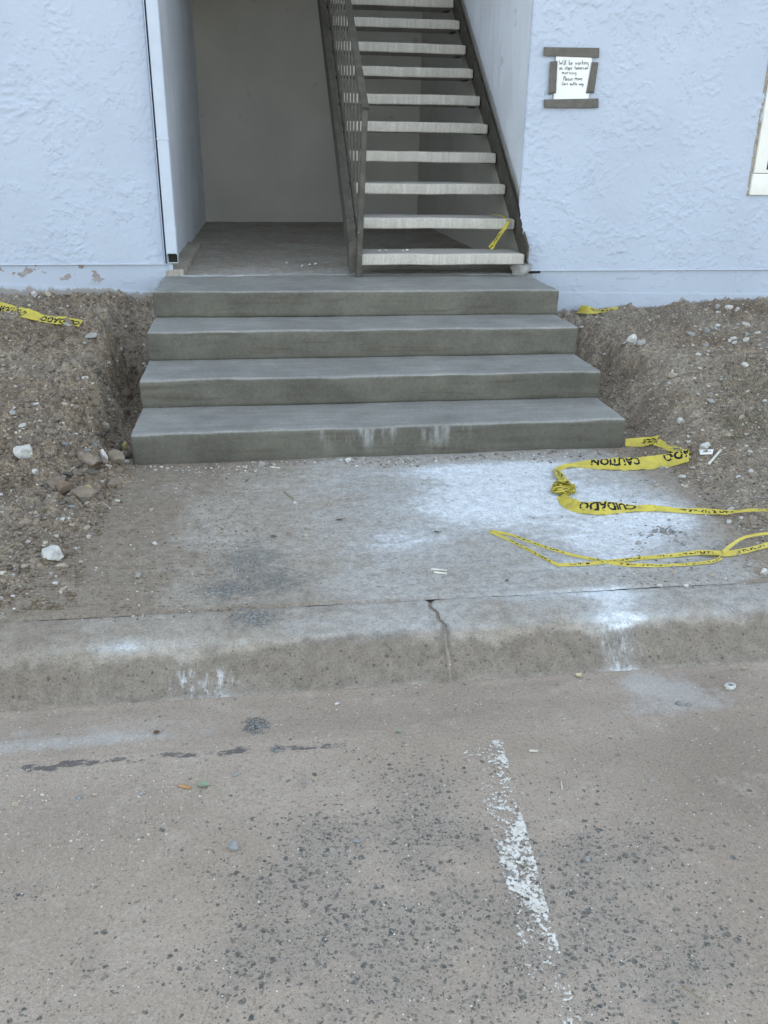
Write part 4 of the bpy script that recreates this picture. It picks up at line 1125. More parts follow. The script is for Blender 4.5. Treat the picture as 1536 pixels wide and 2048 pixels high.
for i, (u, v, s, kind, lab, flat, stx) in enumerate(ROCKS):
    p = on_ground(u, v)
    rock('rock' if kind not in ('clod', 'red') else 'dirt_clod', p, s, kind, 1000 + i, lab, 'rock' if kind not in ('clod', 'red') else 'dirt clod',
         flat=flat, stretch=stx, sink=.18, rot=random.uniform(-.5, .5), rough=.16 if kind in ('clod', 'red') else .10)

# hollow chunk in the gutter
def hollow_chunk():
    n = 9; r = np.random.default_rng(5); R = []
    for ring, (rad, z) in enumerate(((.0155, 0), (.0165, .009), (.0135, .0145), (.0080, .0135), (.0065, .004))):
        a = np.linspace(0, 2 * math.pi, n, endpoint=False)
        q = rad * (1 + r.uniform(-.14, .14, n)); R.append(np.stack([q * np.cos(a), q * .82 * np.sin(a), z + r.uniform(-.0015, .0015, n)], -1))
    V = np.concatenate(R); F = [(a * n + k, a * n + (k + 1) % n, (a + 1) * n + (k + 1) % n, (a + 1) * n + k) for a in range(4) for k in range(n)]
    return mesh_np('hollow_chunk', V, np.array(F), smooth=False)
p = on_ground(1460, 1376); o = obj('hollow_chunk', hollow_chunk(), M_S['white'], loc=(p[0], p[1], p[2] - .002))
tag(o, 'pale ring shaped chunk with a square hole lying in the gutter', 'rubble')

# mortar droppings: crumbly heaps
def crumbs(name, u, v, ru, rv, n, smin, smax, kind, seed, label, cat):
    r = np.random.default_rng(seed); parts = []
    c = on_ground(u, v)
    for k in range(n):
        a = r.uniform(0, 6.28); q = r.uniform(0, 1) ** .8
        p = on_ground(u + ru * q * math.cos(a), v + rv * q * math.sin(a))
        V, F = rock_vf(2, seed * 50 + k, 5, .22, .8); s = r.uniform(smin, smax) * (1.15 - .5 * q)
        parts.append((V * s / 2 + p + np.array([0, 0, s * (.15 + .25 * (1 - q) * r.uniform(0, 1))]) - c, F))
    return tag(obj(name, join_meshes(name, parts), M_S[kind], loc=c), label, cat)
crumbs('mortar_dropping', 511, 1452, 31, 21, 110, .004, .012, 'mortar', 3, 'crumbly grey mortar dropping in the gutter below the curb', 'mortar')
crumbs('mortar_dropping', 557, 1500, 15, 9, 22, .006, .012, 'mortar', 4, 'small grey mortar lump at the dark asphalt seam', 'mortar')
crumbs('mortar_dropping', 1325, 1066, 48, 14, 26, .006, .020, 'mortar', 5, 'scatter of dark mortar bits in white powder between the tapes', 'mortar')
crumbs('mortar_dropping', 1262, 684, 24, 12, 16, .012, .030, 'white', 6, 'heap of small white fragments on the upper right bank', 'rubble')
# mortar on the walk: nobody could count the crumbs
def crumb_field(name, spots, n, smin, smax, kind, seed):
    r = np.random.default_rng(seed); parts = []
    for k in range(n):
        u, v, ru, rv = spots[r.integers(len(spots))]
        p = on_ground(u + r.normal() * ru, v + r.normal() * rv)
        V, F = rock_vf(1, seed * 90 + k, 3, .2, .6); s = r.uniform(smin, smax) ** 1.0
        parts.append((V * s / 2 + p + np.array([0, 0, s * .1]), F))
    return tag(obj(name, join_meshes(name, parts), M_S[kind]), kind='stuff')
crumb_field('mortar_crumbs', [(500, 1110, 45, 22), (455, 1182, 28, 9), (555, 1162, 36, 13), (510, 1235, 26, 10)], 800, .003, .013, 'mortar', 12)

# ------------------------------------------------------------------ loose stones
def pix_sample(n, u0, u1, v0, v1, test, seed):
    """ground points under random photo pixels, so that stones get denser with distance as they do in the photo"""
    r = np.random.default_rng(seed); out = []
    U = r.uniform(u0, u1, n * 4); Vv = r.uniform(v0, v1, n * 4)
    # vectorised march
    D = _f + ((U - 768) / F_PX)[:, None] * RIGHT + ((Vv - 1024) / F_PX)[:, None] * DOWN
    t = np.full(len(U), .8); done = np.zeros(len(U), bool)
    for _ in range(420):
        P = CAM + t[:, None] * D
        below = P[:, 2] < ground_fast(P[:, 0], P[:, 1]); done |= below
        t = np.where(done, t, t + .016)
        if done.all(): break
    P = CAM + t[:, None] * D
    ok = done & test(P[:, 0], P[:, 1]); P = P[ok][:n]
    P[:, 2] = ground_fast(P[:, 0], P[:, 1]); return P
in_left = lambda x, y: (x < -.60) & (y > 2.32) & (y < 5.30) & (x > -2.2)
in_right = lambda x, y: (x > 1.66) & (y > 2.32) & (y < 5.30) & (x < 3.5)
in_walk = lambda x, y: (x > -.58) & (x < 1.62) & (y > 2.29) & (y < 3.57)
in_road = lambda x, y: (y < 1.98)

# up to 250 stones one could pick up, as things of their own
MASTER = {}
for kind in ('white', 'grey', 'tan', 'clod', 'dark'):
    L = []
    for j in range(4):
        V, F = rock_vf(2, 700 + j + 10 * len(MASTER), 6, .12, .7)
        me = mesh_np('stone', V * .5, F, smooth=False); me.materials.append(M_S[kind]); L.append(me)
    MASTER[kind] = L
def stones(P, sizes, kinds, name, label, cat, group, seed):
    r = np.random.default_rng(seed)
    for k, p in enumerate(P):
        kd = kinds[r.integers(len(kinds))]; me = MASTER[kd][r.integers(4)]; s = float(r.uniform(*sizes) * (1 if r.random() < .75 else 1.5))
        o = bpy.data.objects.new(name, me); col.objects.link(o)
        o.location = (p[0], p[1], p[2] + s * .12); o.scale = (s, s * r.uniform(.6, 1), s * r.uniform(.6, 1)); o.rotation_euler = (r.uniform(-.3, .3), r.uniform(-.3, .3), r.uniform(0, 6.28))
        zone = label(p); look = LOOK[kd]
        tag(o, look + ' ' + cat + ' ' + zone, cat, look + ' ' + cat + 's ' + zone)
LOOK = dict(white='small whitish', grey='small grey', tan='small tan', clod='brown crumbled', dark='dark hard')
def zone_l(p): return 'on the left bank close to the foundation' if p[1] > 4.75 else 'on the left bank beside the upper steps' if p[1] > 3.95 else 'on the left bank beside the lowest step' if p[1] > 3.2 else 'on the flat left dirt towards the curb'
def zone_r(p): return 'on the right bank close to the foundation' if p[1] > 4.75 else 'on the right bank beside the upper steps' if p[1] > 3.95 else 'on the right bank beside the lowest step' if p[1] > 3.2 else 'on the flat right dirt towards the curb'
def zone_c(p): return 'between the twisted tape and the curb at right'
stones(pix_sample(70, 0, 300, 590, 1200, in_left, 51), (.014, .026), ('white', 'grey', 'tan', 'tan'), 'stone', zone_l, 'stone', '', 61)
stones(pix_sample(70, 90, 280, 640, 1010, in_left, 52), (.022, .050), ('clod', 'clod', 'dark'), 'dirt_clod', zone_l, 'dirt clod', '', 62)
stones(pix_sample(80, 1130, 1536, 620, 1150, in_right, 53), (.014, .026), ('white', 'grey', 'white', 'tan'), 'stone', zone_r, 'stone', '', 63)
stones(pix_sample(26, 1380, 1536, 610, 700, in_right, 56), (.02, .045), ('white', 'grey'), 'rubble_bit', lambda p: 'strewn along the right foundation', 'rubble bit', '', 66)
stones(pix_sample(30, 1330, 1536, 1040, 1160, lambda x, y: (x > 1.2) & (y > 2.29), 54), (.010, .022), ('grey', 'tan', 'grey'), 'pebble', zone_c, 'pebble', '', 64)

# finer gravel: one object per surface
def gravel(name, P, lo, hi, palette, seed, sub=1, power=2.5):
    r = np.random.default_rng(seed); VV, FF, CC, n = [], [], [], 0
    shapes = [rock_vf(sub, seed * 7 + j, 3, .12, .65) for j in range(8)]
    pal = np.array(palette)
    for p in P:
        V, F = shapes[r.integers(8)]; s = lo + (hi - lo) * r.random() ** power; a = r.uniform(0, 6.28)
        c, sn = math.cos(a), math.sin(a); R = np.array([[c, -sn, 0], [sn, c, 0], [0, 0, 1]])
        VV.append((V * np.array([1, r.uniform(.55, 1), r.uniform(.6, 1)])) @ R.T * s / 2 + p + np.array([0, 0, s * .12])); FF.append(F + n); n += len(V)
        CC.append(np.repeat((pal[r.integers(len(pal))] * r.uniform(.8, 1.15))[None], len(V), 0))
    me = mesh_np(name, np.concatenate(VV), np.concatenate(FF), dict(tint=np.concatenate(CC)), smooth=False)
    return tag(obj(name, me, M_GRAVEL), kind='stuff')
DIRTS = [(.20, .160, .118), (.25, .205, .158), (.16, .127, .095), (.28, .236, .185)]
PALE = [(.55, .54, .52), (.42, .40, .37), (.47, .44, .38), (.36, .35, .34)]
gravel('bank_gravel', pix_sample(7000, -20, 320, 580, 1245, in_left, 71), .003, .024, DIRTS * 9 + PALE, 81, power=3.2)
gravel('bank_gravel', pix_sample(7500, 1110, 1560, 610, 1170, in_right, 72), .003, .018, DIRTS * 7 + PALE * 2, 82, power=3.2)
gravel('walkway_grit', pix_sample(900, 200, 1500, 920, 1200, in_walk, 73), .0025, .009, DIRTS + PALE + [(.3, .27, .24)] * 4, 83, power=4)
gravel('walkway_grit', pix_sample(2600, 120, 520, 920, 1245, lambda x, y: (x > -.66) & (x < -.05) & (y > 2.1) & (y < 3.58), 77), .002, .010, DIRTS * 4 + PALE, 87, power=3)
gravel('walkway_grit', pix_sample(900, 1230, 1540, 900, 1180, lambda x, y: (x > 1.1) & (y > 2.1) & (y < 3.58), 78), .002, .010, DIRTS * 3 + PALE, 88, power=3)
gravel('walkway_grit', pix_sample(1000, 260, 1260, 893, 950, lambda x, y: in_walk(x, y) & (y > 3.47 + .04 * np.sin(x * 9)), 76), .003, .017, DIRTS + PALE, 86)
gravel('road_grit', pix_sample(2200, -10, 1550, 1390, 2060, in_road, 74), .0012, .0045, [(.6, .58, .54), (.42, .38, .33), (.3, .26, .22), (.2, .18, .16)], 84, power=3)
gravel('road_grit', pix_sample(500, -10, 400, 1540, 1720, in_road, 75), .0018, .007, [(.6, .58, .54), (.42, .38, .33), (.3, .26, .22)], 85, power=3)

# ------------------------------------------------------------------ parking line
lx0 = [(.405, .985), (.425, 1.257), (.445, 1.451), (.436, 1.60), (.425, 1.715)]
def line_mesh():
    ys = axis([(.72, 1.725, .008)]); t = np.linspace(0, 1, 14)
    T, Y = np.meshgrid(t, ys, indexing='ij')
    xl = np.interp(Y, [.7, 1.044, 1.257, 1.451, 1.72], [.398, .412, .424, .440, .428]); xr = np.interp(Y, [.7, 1.044, 1.222, 1.442, 1.70], [.478, .492, .506, .527, .552])
    X = xl + (xr - xl) * T
    Z = road_h(X, Y) + .0022
    keep = sstep(0, .12, T) * sstep(1, .96, T) * .7 + .3
    keep = keep * np.interp(Y, [.72, .9, 1.02, 1.15, 1.25, 1.33, 1.42, 1.47, 1.55, 1.62, 1.72], [.40, .55, .66, .74, .84, .95, .88, .74, .66, .74, .74]) * (.86 + .14 * sstep(.3, .9, T))
    keep = keep + .30 * fbm(X * 16, Y * 16, 181, 2) * keep + .08
    return mesh_np('parking_line', np.stack([X, Y, Z], -1).reshape(-1, 3), grid_faces(*X.shape), dict(keep=np.clip(keep, 0, 1).ravel()))
tag(obj('parking_line', line_mesh(), M_LINE), kind='structure')

# ------------------------------------------------------------------ caution tape
def smooth_path(P, n):
    P = np.array(P, float); m = len(P)
    d = np.r_[0, np.cumsum(np.linalg.norm(np.diff(P[:, :3], axis=0), axis=1))]
    s = np.linspace(0, d[-1], n); out = np.zeros((n, P.shape[1]))
    # Catmull-Rom through the control rows
    for i, q in enumerate(s):
        k = min(np.searchsorted(d, q, 'right') - 1, m - 2); t = (q - d[k]) / max(d[k + 1] - d[k], 1e-9)
        p0, p1, p2, p3 = P[max(k - 1, 0)], P[k], P[k + 1], P[min(k + 2, m - 1)]
        out[i] = .5 * (2 * p1 + (p2 - p0) * t + (2 * p0 - 5 * p1 + 4 * p2 - p3) * t * t + (3 * p1 - p0 - 3 * p2 + p3) * t ** 3)
    return out, s

def text_mesh(body, bold=.038):
    cu = bpy.data.curves.new('letters', 'FONT'); cu.body = body; cu.size = 1.0; cu.offset = bold; cu.resolution_u = 2
    o = bpy.data.objects.new('letters', cu); col.objects.link(o)
    dg = bpy.context.evaluated_depsgraph_get(); me = bpy.data.meshes.new_from_object(o.evaluated_get(dg))
    col.objects.unlink(o); bpy.data.objects.remove(o); bpy.data.curves.remove(cu)
    bm = bmesh.new(); bm.from_mesh(me); bpy.data.meshes.remove(me)
    bmesh.ops.triangulate(bm, faces=bm.faces)
    for _ in range(4):
        ed = [e for e in bm.edges if e.calc_length() > .16]
        if not ed: break
        bmesh.ops.subdivide_edges(bm, edges=ed, cuts=1); bmesh.ops.triangulate(bm, faces=[f for f in bm.faces if len(f.verts) > 3])
    V = np.array([v.co[:] for v in bm.verts]); F = np.array([[v.index for v in f.verts] for f in bm.faces]); bm.free()
    V[:, 0] -= V[:, 0].min()
    return V, F
TXT = {}
TW = .074
class Ribbon:
    """rows: x, y, z, width, tilt (0 flat on the ground, 90 standing), lift of the lower edge"""
    def __init__(s, rows, n, seed=0, ripple=.003):
        R, s.s = smooth_path(rows, n); s.L = s.s[-1]
        C = R[:, :3]; T = np.gradient(C, axis=0); T /= np.linalg.norm(T, axis=1, keepdims=True)
        flat = np.cross(T, np.array([0, 0, 1.0])); flat /= np.maximum(np.linalg.norm(flat, axis=1, keepdims=True), 1e-6)
        if (flat @ np.array([0, 1, 0])).mean() < 0: flat = -flat       # width points away from the camera
        a = np.radians(R[:, 4])[:, None]
        s.W = flat * np.cos(a) + np.array([0, 0, 1.0]) * np.sin(a)
        s.C = C; s.w = R[:, 3]; s.seed = seed; s.rip = ripple
        n_ = np.cross(T, s.W); sg = np.sign(np.sum(n_ * (CAM - C), axis=1)); s.N = n_ * sg[:, None]
    def at(s, q, t, off=0.0):
        i = np.clip(q / s.L * (len(s.s) - 1), 0, len(s.s) - 1)
        k = np.minimum(i.astype(int), len(s.s) - 2); f = (i - k)[:, None]
        g = lambda A: A[k] * (1 - f) + A[k + 1] * f
        w = g(s.w[:, None]); rp = 1.7 * s.rip * (fbm(q * 14, t * 1.3, s.seed, 3) + .8 * fbm(q * 40, t * 3, s.seed + 5, 2))[:, None]
        return g(s.C) + g(s.W) * w * t[:, None] + g(s.N) * (rp + off)
    def mesh(s, name, nt=7):
        q = s.s; t = np.linspace(-.5, .5, nt); Q, T = np.meshgrid(q, t, indexing='ij')
        V = s.at(Q.ravel(), T.ravel()); F = grid_faces(len(q), nt)
        return mesh_np(name, V, F, uv=np.stack([Q.ravel(), T.ravel() + .5], -1))
    def text(s, body, q0, size, adv, t0=0.0):
        # upside-down print; adv = +1 or -1 along the strip
        if body not in TXT: TXT[body] = text_mesh(body)
        V, F = TXT[body]; x = V[:, 0] * size * .74; y = V[:, 1] * size; h = .72 * size
        wq = np.maximum(np.interp(np.clip(q0, 0, s.L), s.s, s.w), .02)
        t = (y - h / 2) / TW
        q = q0 + adv * x; t = t0 - t
        ok = (q >= 0) & (q <= s.L) & (np.abs(t) < .49)
        F = F[ok[F].all(1)]
        if not len(F): return None
        return mesh_np('lettering', s.at(q, t, .0007), F, smooth=False)

def gp(u, v, w=TW, tilt=0, lift=.004):
    p = on_ground(u, v); return (p[0], p[1], p[2] + lift + .5 * w * math.sin(math.radians(tilt)), w, tilt)

def tape_part(parent, rows, n, mat, seed, name='tape_strip', ripple=.003, nt=7, texts=(), origin=None):
    rb = Ribbon(rows, n, seed, ripple); o = obj(name, rb.mesh(name, nt), mat, parent)
    if parent is not None: o.location = -parent.location
    for body, q0, size, adv, t0 in texts:
        me = rb.text(body, q0 * rb.L, size, adv, t0)
        if me is not None: l = obj('lettering', me, M_INK, o); l.location = (0, 0, 0)
    return o, rb

# tape on the left bank
ta = tag(empty('caution_tape', tuple(on_ground(80, 640))), 'flat yellow caution tape lying across the dirt bank left of the steps', 'tape')
tape_part(ta, [gp(-70, 606, TW, 35), gp(-10, 622, TW, 35), gp(60, 637, TW * .9, 30), gp(90, 643, TW * .75, 25), gp(130, 648, TW * .8, 25), gp(163, 653, TW * .7, 30)], 60, M_TAPE, 3,
          texts=(('CAUTION', .55, .064, -1, -.10), ('CUIDADO', .985, .064, -1, -.10)))
# scrap by the right plinth
tb = tag(empty('caution_tape', tuple(on_ground(1195, 627))), 'short dusty yellow tape scrap against the foundation right of the steps', 'tape')
tape_part(tb, [gp(1156, 628, .06, 55), gp(1180, 628, .05, 50), gp(1205, 626, .032, 35), (on_ground(1242, 626)[0], 5.29, on_ground(1242, 626)[2] + .02, .03, 45)], 30, M_TAPE_D, 5)
# long tape with the knot
tc = tag(empty('caution_tape', tuple(on_ground(1125, 985))), 'long yellow caution tape with a crumpled knot curling over the white powder', 'tape')
tape_part(tc, [gp(1250, 893, .035, 60), gp(1285, 893, .045, 55), gp(1312, 888, .05, 40)], 24, M_TAPE, 7, texts=(('CUI', .9, .05, -1, 0),))
tape_part(tc, [gp(1312, 888, .05, 20), gp(1340, 900, .055, 15), gp(1374, 914, .05, 20)], 24, M_TAPE_D, 8)
tape_part(tc, [gp(1376, 921, .058, 46), gp(1335, 931, .064, 42), gp(1275, 937, .064, 36), gp(1215, 937, .058, 34), gp(1165, 934, .036, 30), gp(1130, 937, .022, 35), gp(1113, 945, .026, 30)], 80, M_TAPE, 9,
          texts=(('CUIDADO', -.18, .064, 1, .20), ('CAUTION', .36, .064, 1, .20)))
tape_part(tc, [gp(1111, 943, .03, 10), gp(1120, 955, .05, 15), gp(1128, 968, .035, 10), gp(1128, 980, .02, 20)], 24, M_TAPE_K, 10)
tape_part(tc, [gp(1122, 996, .03, 20), gp(1132, 1010, .05, 25), gp(1155, 1022, .054, 30), gp(1200, 1026, .058, 34), gp(1250, 1023, .042, 34), gp(1290, 1022, .028, 35), gp(1312, 1022, .028, 40)], 70, M_TAPE, 11,
          texts=(('CUIDADO', .82, .064, -1, .12),))
tape_part(tc, [gp(1308, 1022, .026, 40), gp(1360, 1026, .02, 45), gp(1415, 1029, .026, 40), gp(1450, 1030, .02, 40), gp(1470, 1033, .013, 45, .016), gp(1510, 1033, .012, 45, .022), gp(1560, 1034, .011, 45, .022)], 70, M_TAPE_D, 12, ripple=.002)
def knot(parent, u, v):
    r = np.random.default_rng(4); c = on_ground(u, v) + np.array([0, 0, .016])
    for k in range(13):
        a = r.uniform(0, 6.28); rows = []
        for j in range(6):
            a += r.uniform(.7, 1.5); q = r.uniform(.010, .050)
            rows.append((c[0] + q * math.cos(a) * 1.0, c[1] + q * math.sin(a) * .9, c[2] + r.uniform(-.012, .022), r.uniform(.010, .020), r.uniform(0, 150)))
        o, _ = tape_part(parent, rows, 40, M_TAPE_K, 30 + k, 'knot_fold', .002, 5)
knot(tc, 1126, 986)
# folded rope-like tape nearer the curb
td = tag(empty('caution_tape', tuple(on_ground(1125, 1130))), 'caution tape twisted into thin strands lying nearest the curb', 'tape')
tape_part(td, [gp(980, 1066, .014, 30), gp(1010, 1080, .009, 50), gp(1060, 1105, .010, 40), gp(1110, 1131, .010, 35), gp(1125, 1133, .011, 30), gp(1180, 1131, .012, 40), gp(1270, 1122, .013, 45), gp(1350, 1115, .014, 45), gp(1400, 1110, .018, 35), gp(1450, 1112, .024, 25), gp(1500, 1104, .018, 40), gp(1545, 1092, .02, 40)], 150, M_TAPE_D, 41, ripple=.0012, nt=4)
tape_part(td, [gp(981, 1067, .012, 40), gp(1020, 1073, .008, 50), gp(1075, 1093, .010, 45), gp(1135, 1111, .009, 40), gp(1190, 1123, .010, 40), gp(1250, 1133, .013, 40), gp(1320, 1135, .010, 45), gp(1390, 1131, .010, 40), gp(1428, 1126, .012, 40), gp(1440, 1117, .014, 40), gp(1400, 1113, .012, 30)], 150, M_TAPE_D, 42, ripple=.0012, nt=4)
tape_part(td, [gp(1445, 1112, .014, 30, .012), gp(1485, 1088, .010, 60, .02), gp(1545, 1078, .010, 60, .02)], 40, M_TAPE, 43, ripple=.001, nt=4)
# torn piece on the second tread
Z2 = Z0T + RS
te = tag(empty('caution_tape', (1.46, 5.50, Z2)), 'torn yellow tape hanging off the second stair tread from the bottom', 'tape')
def tp(u, v, y, w, tilt): p = at_y(u, v, y); return (p[0], p[1], p[2], w, tilt)
tape_part(te, [tp(983, 429.5, 5.60, .025, 5), tp(1000, 431, 5.56, .02, 10), tp(1012, 436, 5.515, .02, 15), tp(1019, 444, 5.492, .02, 40)], 24, M_TAPE_D, 51, ripple=.001)
tape_part(te, [tp(1019, 442, 5.490, .022, 45), tp(1008, 458, 5.484, .040, 30), tp(994, 478, 5.482, .040, 25), tp(980, 497, 5.478, .045, 20)], 40, M_TAPE_D, 52, ripple=.003)

# ------------------------------------------------------------------ litter
def leaf_mesh(name, L, W, curl=.15, lobes=0.0, fold=.15):
    n = 15; t = np.linspace(0, 1, n); w = W / 2 * np.sin(np.pi * t ** .75) ** 1.25 * (1 + lobes * np.sin(t * 22)) + .0003
    V = []
    for k in range(n):
        for s_ in (-1, -.5, 0, .5, 1):
            V.append(((t[k] - .5) * L, s_ * w[k], curl * L * (t[k] - .5) ** 2 + fold * abs(s_) * w[k] + .0006))
    top = np.array(V); bot = top - np.array([0, 0, .0005])
    f = grid_faces(n, 5); return mesh_np(name, np.concatenate([top, bot]), np.concatenate([f, f[:, ::-1] + len(top)]))
def leaf(name, u, v, L, W, rot, mat, label, stem=0.0, **k):
    p = on_ground(u, v); t = empty(name, (p[0], p[1], p[2] + .004)); t.rotation_euler = (0, 0, rot); tag(t, label, 'leaf')
    obj('blade', leaf_mesh('blade', L, W, **k), mat, t)
    if stem: obj('stem', bar_mesh('stem', (L / 2 - .002, 0, .002), (L / 2 + stem, -.002, .004), .0012, .0012), mat, t)
leaf('leaf', 408, 1572, .031, .021, -.35, M_LEAF, 'dull green leaf with a stem beside the orange cigarette end', .004)
leaf('leaf', 798, 1465, .015, .012, -.9, M_LEAF, 'small torn green leaf on the road left of the parking line')
leaf('leaf', 1158, 1353, .024, .020, .7, M_CREAM, 'cream dried petal in the gutter below the curb', lobes=.12, curl=.35)
leaf('leaf', 314, 1467, .018, .014, .05, M_BROWNLEAF, 'dark brown leaf scrap in the gutter on the left', lobes=.2)
leaf('leaf', 874, 1066, .026, .010, -.3, M_BROWNLEAF, 'olive brown dry leaf on the walkway above the white stick', .003)
leaf('leaf', 680, 1041, .034, .010, .1, M_BROWNLEAF, 'dark curled leaf on the walkway left of the white powder', .004, lobes=.1)
leaf('leaf', 1014, 1163, .014, .009, .3, M_BROWNLEAF, 'tiny brown leaf bit behind the curb below the tape loop', lobes=.2)

def cyl(name, a, b, r0, r1, n=10, bend=0.0):
    a = np.array(a, float); b = np.array(b, float); t = b - a; L = np.linalg.norm(t); t /= L
    s_ = np.cross(t, [0, 0, 1.0]); s_ /= max(np.linalg.norm(s_), 1e-6); u_ = np.cross(s_, t)
    ks = np.linspace(0, 1, 6); ang = np.linspace(0, 2 * math.pi, n, endpoint=False); V = []
    for k in ks:
        c = a + t * L * k + u_ * bend * math.sin(k * math.pi); r = r0 + (r1 - r0) * k
        V += [c + r * (math.cos(x) * s_ + math.sin(x) * u_) for x in ang]
    F = [(i * n + j, i * n + (j + 1) % n, (i + 1) * n + (j + 1) % n, (i + 1) * n + j) for i in range(5) for j in range(n)]
    V = np.array(V); m = len(V); V = np.concatenate([V, [a, b]])
    F += [(j, m, m, (j + 1) % n) for j in range(0)]
    Fq = np.array(F); caps = np.array([(m, (j + 1) % n, j, j) for j in range(n)]); 
    bm = bmesh.new(); vs_ = [bm.verts.new(x) for x in V]
    for f in F: bm.faces.new([vs_[i] for i in f])
    for j in range(n):
        bm.faces.new([vs_[m], vs_[(j + 1) % n], vs_[j]]); bm.faces.new([vs_[m + 1], vs_[5 * n + j], vs_[5 * n + (j + 1) % n]])
    bmesh.ops.recalc_face_normals(bm, faces=bm.faces)
    for f in bm.faces: f.smooth = len(f.verts) == 4
    me = bpy.data.meshes.new(name); bm.to_mesh(me); bm.free(); return me
def rod(name, uv0, uv1, r, mat, label, cat, lift=None, bend=0.0, r1=None):
    p0, p1 = on_ground(*uv0), on_ground(*uv1); c = (p0 + p1) / 2; z = np.array([0, 0, lift if lift is not None else r * .9])
    return tag(obj(name, cyl(name, p0 - c + z, p1 - c + z, r, r1 if r1 is not None else r, 10, bend), mat, loc=c), label, cat)
rod('cigarette_butt', (359, 1573), (381, 1578), .0036, M_ORANGE, 'orange cigarette end beside a green leaf on the road', 'cigarette butt')
rod('cigarette_butt', (1058, 1503), (1076, 1504), .0032, M_BUTT, 'stubby pale cigarette end lying level right of the parking line', 'cigarette butt')
rod('cigarette_butt', (1122, 1563), (1124, 1579), .0019, M_BUTT, 'slim white cigarette end pointing towards the curb on the road', 'cigarette butt')
rod('wood_sliver', (862, 1140), (894, 1143), .0035, M_WSTICK, 'upper half of a snapped white stick on the walkway', 'stick')
rod('wood_sliver', (868, 1146), (894, 1149), .0035, M_WSTICK, 'lower half of a snapped white stick on the walkway', 'stick')
rod('wood_sliver', (1418, 929), (1441, 902), .0055, M_WSTICK, 'long white stick beside a paper scrap right of the steps', 'stick')
rod('twig', (568, 985), (588, 1000), .003, M_STICK, 'short brown twig on the walkway by a pale pebble', 'twig', r1=.0018)
rod('twig', (2, 1106), (52, 1080), .0035, M_STRAW, 'forked pale twig on dirt at the far left', 'twig', r1=.0015, bend=.004)
rod('twig', (40, 1098), (46, 1086), .002, M_STRAW, 'tiny side shoot crossing the forked pale twig', 'twig', r1=.001)
rod('twig', (209, 1006), (226, 990), .003, M_STICK, 'thin brown twig right of the biggest clod', 'twig', r1=.002)
rod('twig', (103, 1691), (124, 1688), .001, M_STRAW, 'short straw stalk on the road above the bare patch at left', 'twig', r1=.0006)
rod('twig', (80, 1790), (86, 1776), .0009, M_STRAW, 'straw stalk right of the bare asphalt patch at left', 'twig', r1=.0006)
rod('twig', (540, 935), (560, 937), .003, M_WSTICK, 'white splinter at the foot of the steps beside a grey disc', 'stick')
rod('twig', (1365, 1972), (1410, 2005), .0012, M_STRAW, 'frayed straw bundle near the bottom right of the road', 'twig', r1=.0006)
p = on_ground(1411, 911)
q = [np.array(on_ground(*w)) for w in ((1399, 915), (1424, 914), (1426, 905), (1398, 907))]
V = np.array(q) + np.array([0, 0, .016]); V = np.concatenate([V, V - np.array([0, 0, .003])]) - p
F = np.array([(0, 1, 2, 3), (7, 6, 5, 4), (0, 4, 5, 1), (1, 5, 6, 2), (2, 6, 7, 3), (3, 7, 4, 0)])
tag(obj('paper_scrap', mesh_np('paper_scrap', V, F, smooth=False), M_PAPER, loc=p), 'torn white scrap between the cloudy lump and the long white stick', 'paper scrap')

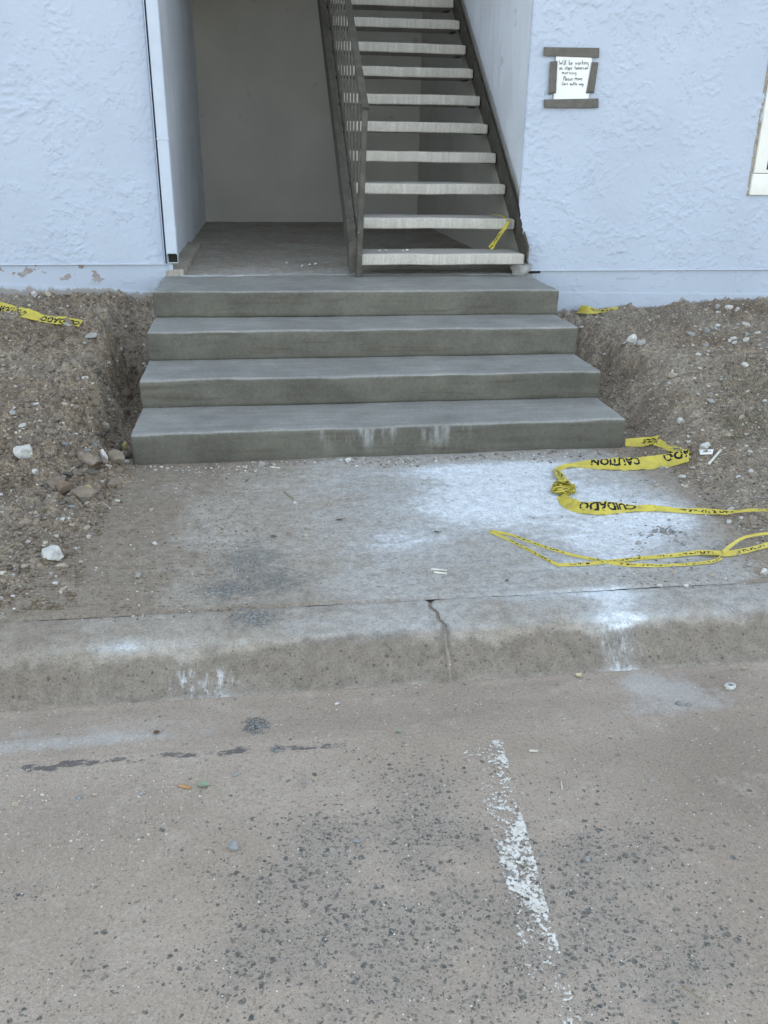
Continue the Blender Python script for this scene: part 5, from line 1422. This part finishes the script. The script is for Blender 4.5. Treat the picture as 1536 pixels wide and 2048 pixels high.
# bits of rubble on the first tread and the landing
def tread_bit(u, v, y, z, s, seed, label):
    p = at_y(u, v, y); rock('rubble_bit', (p[0], y, z), s, 'white' if seed % 2 else 'grey', seed, label, 'rubble', sub=2, sink=.08)
tread_bit(759, 499, 5.30, Z0T + .003, .030, 611, 'largest pale crumb on the lowest stair tread near the railing post')
tread_bit(771, 501, 5.30, Z0T + .003, .022, 612, 'flat pale crumb beside the largest crumb on the lowest tread')
tread_bit(814, 501, 5.32, Z0T + .003, .020, 613, 'pale crumb standing apart on the lowest stair tread')
tread_bit(806, 502, 5.32, Z0T + .003, .012, 615, 'tiny grey crumb on the lowest stair tread')
for i, (u, v, s, lab) in enumerate(((620, 531, .035, 'biggest rubble bit on the entry landing floor'), (604, 534, .024, 'grey rubble bit left of the biggest on the landing'), (631, 529, .022, 'pale rubble bit right of the biggest on the landing'),
                                    (610, 528, .018, 'little rubble bit behind the others on the landing'), (574, 526, .020, 'lone rubble bit left on the landing floor'), (640, 521, .012, 'tiny rubble bit farthest back on the landing'))):
    p = at_z(u, v, LAND + .006); rock('rubble_bit', (p[0], p[1], LAND + .005), s, 'grey' if i % 2 else 'white', 631 + i, lab, 'rubble', sub=2, sink=.12)
# rough mortar under the stringer's foot on the right
def foot_lump():
    V, F = rock_vf(3, 77, 4, .25, .9); return mesh_np('mortar_foot', V * np.array([.07, .08, .055]), F, smooth=True)
o = spart('mortar_foot', foot_lump(), M_S['grey']); o.location = (1.575 - 1.06, 5.30 - 5.235, .035)

# ------------------------------------------------------------------ thin plants
def blades(name, P, hmin, hmax, mat, seed, flat=.3):
    r = np.random.default_rng(seed); VV, FF, n = [], [], 0
    for p in P:
        h = r.uniform(hmin, hmax); a = r.uniform(0, 6.28); ln = r.uniform(.2, 1.0); w = .0016
        d = np.array([math.cos(a), math.sin(a), 0]); s_ = np.array([-d[1], d[0], 0]) * w
        up = np.array([0, 0, 1.0])
        b1 = p + up * h * .5 * flat + d * h * .35 * ln; b2 = p + up * h * .75 * flat + d * h * ln
        VV.append(np.array([p - s_, p + s_, b1 + s_ * .8, b1 - s_ * .8, b2 + s_ * .15, b2 - s_ * .15]))
        FF.append(np.array([(0, 1, 2, 3), (3, 2, 4, 5)]) + n); n += 6
    return tag(obj(name, mesh_np(name, np.concatenate(VV), np.concatenate(FF)), mat), kind='stuff')
blades('grass', pix_sample(420, 1440, 1560, 720, 880, in_right, 91), .02, .06, M_GRASS, 92, .6)
blades('dry_straw', np.concatenate([pix_sample(500, 1150, 1550, 640, 1160, in_right, 93), pix_sample(160, 0, 260, 900, 1240, in_left, 94)]), .012, .045, M_STRAW, 95, .2)
blades('straw_bits', np.concatenate([pix_sample(160, 0, 1536, 1390, 2040, in_road, 96), pix_sample(60, 250, 1450, 930, 1200, in_walk, 97)]), .004, .014, M_STRAW, 98, .08)
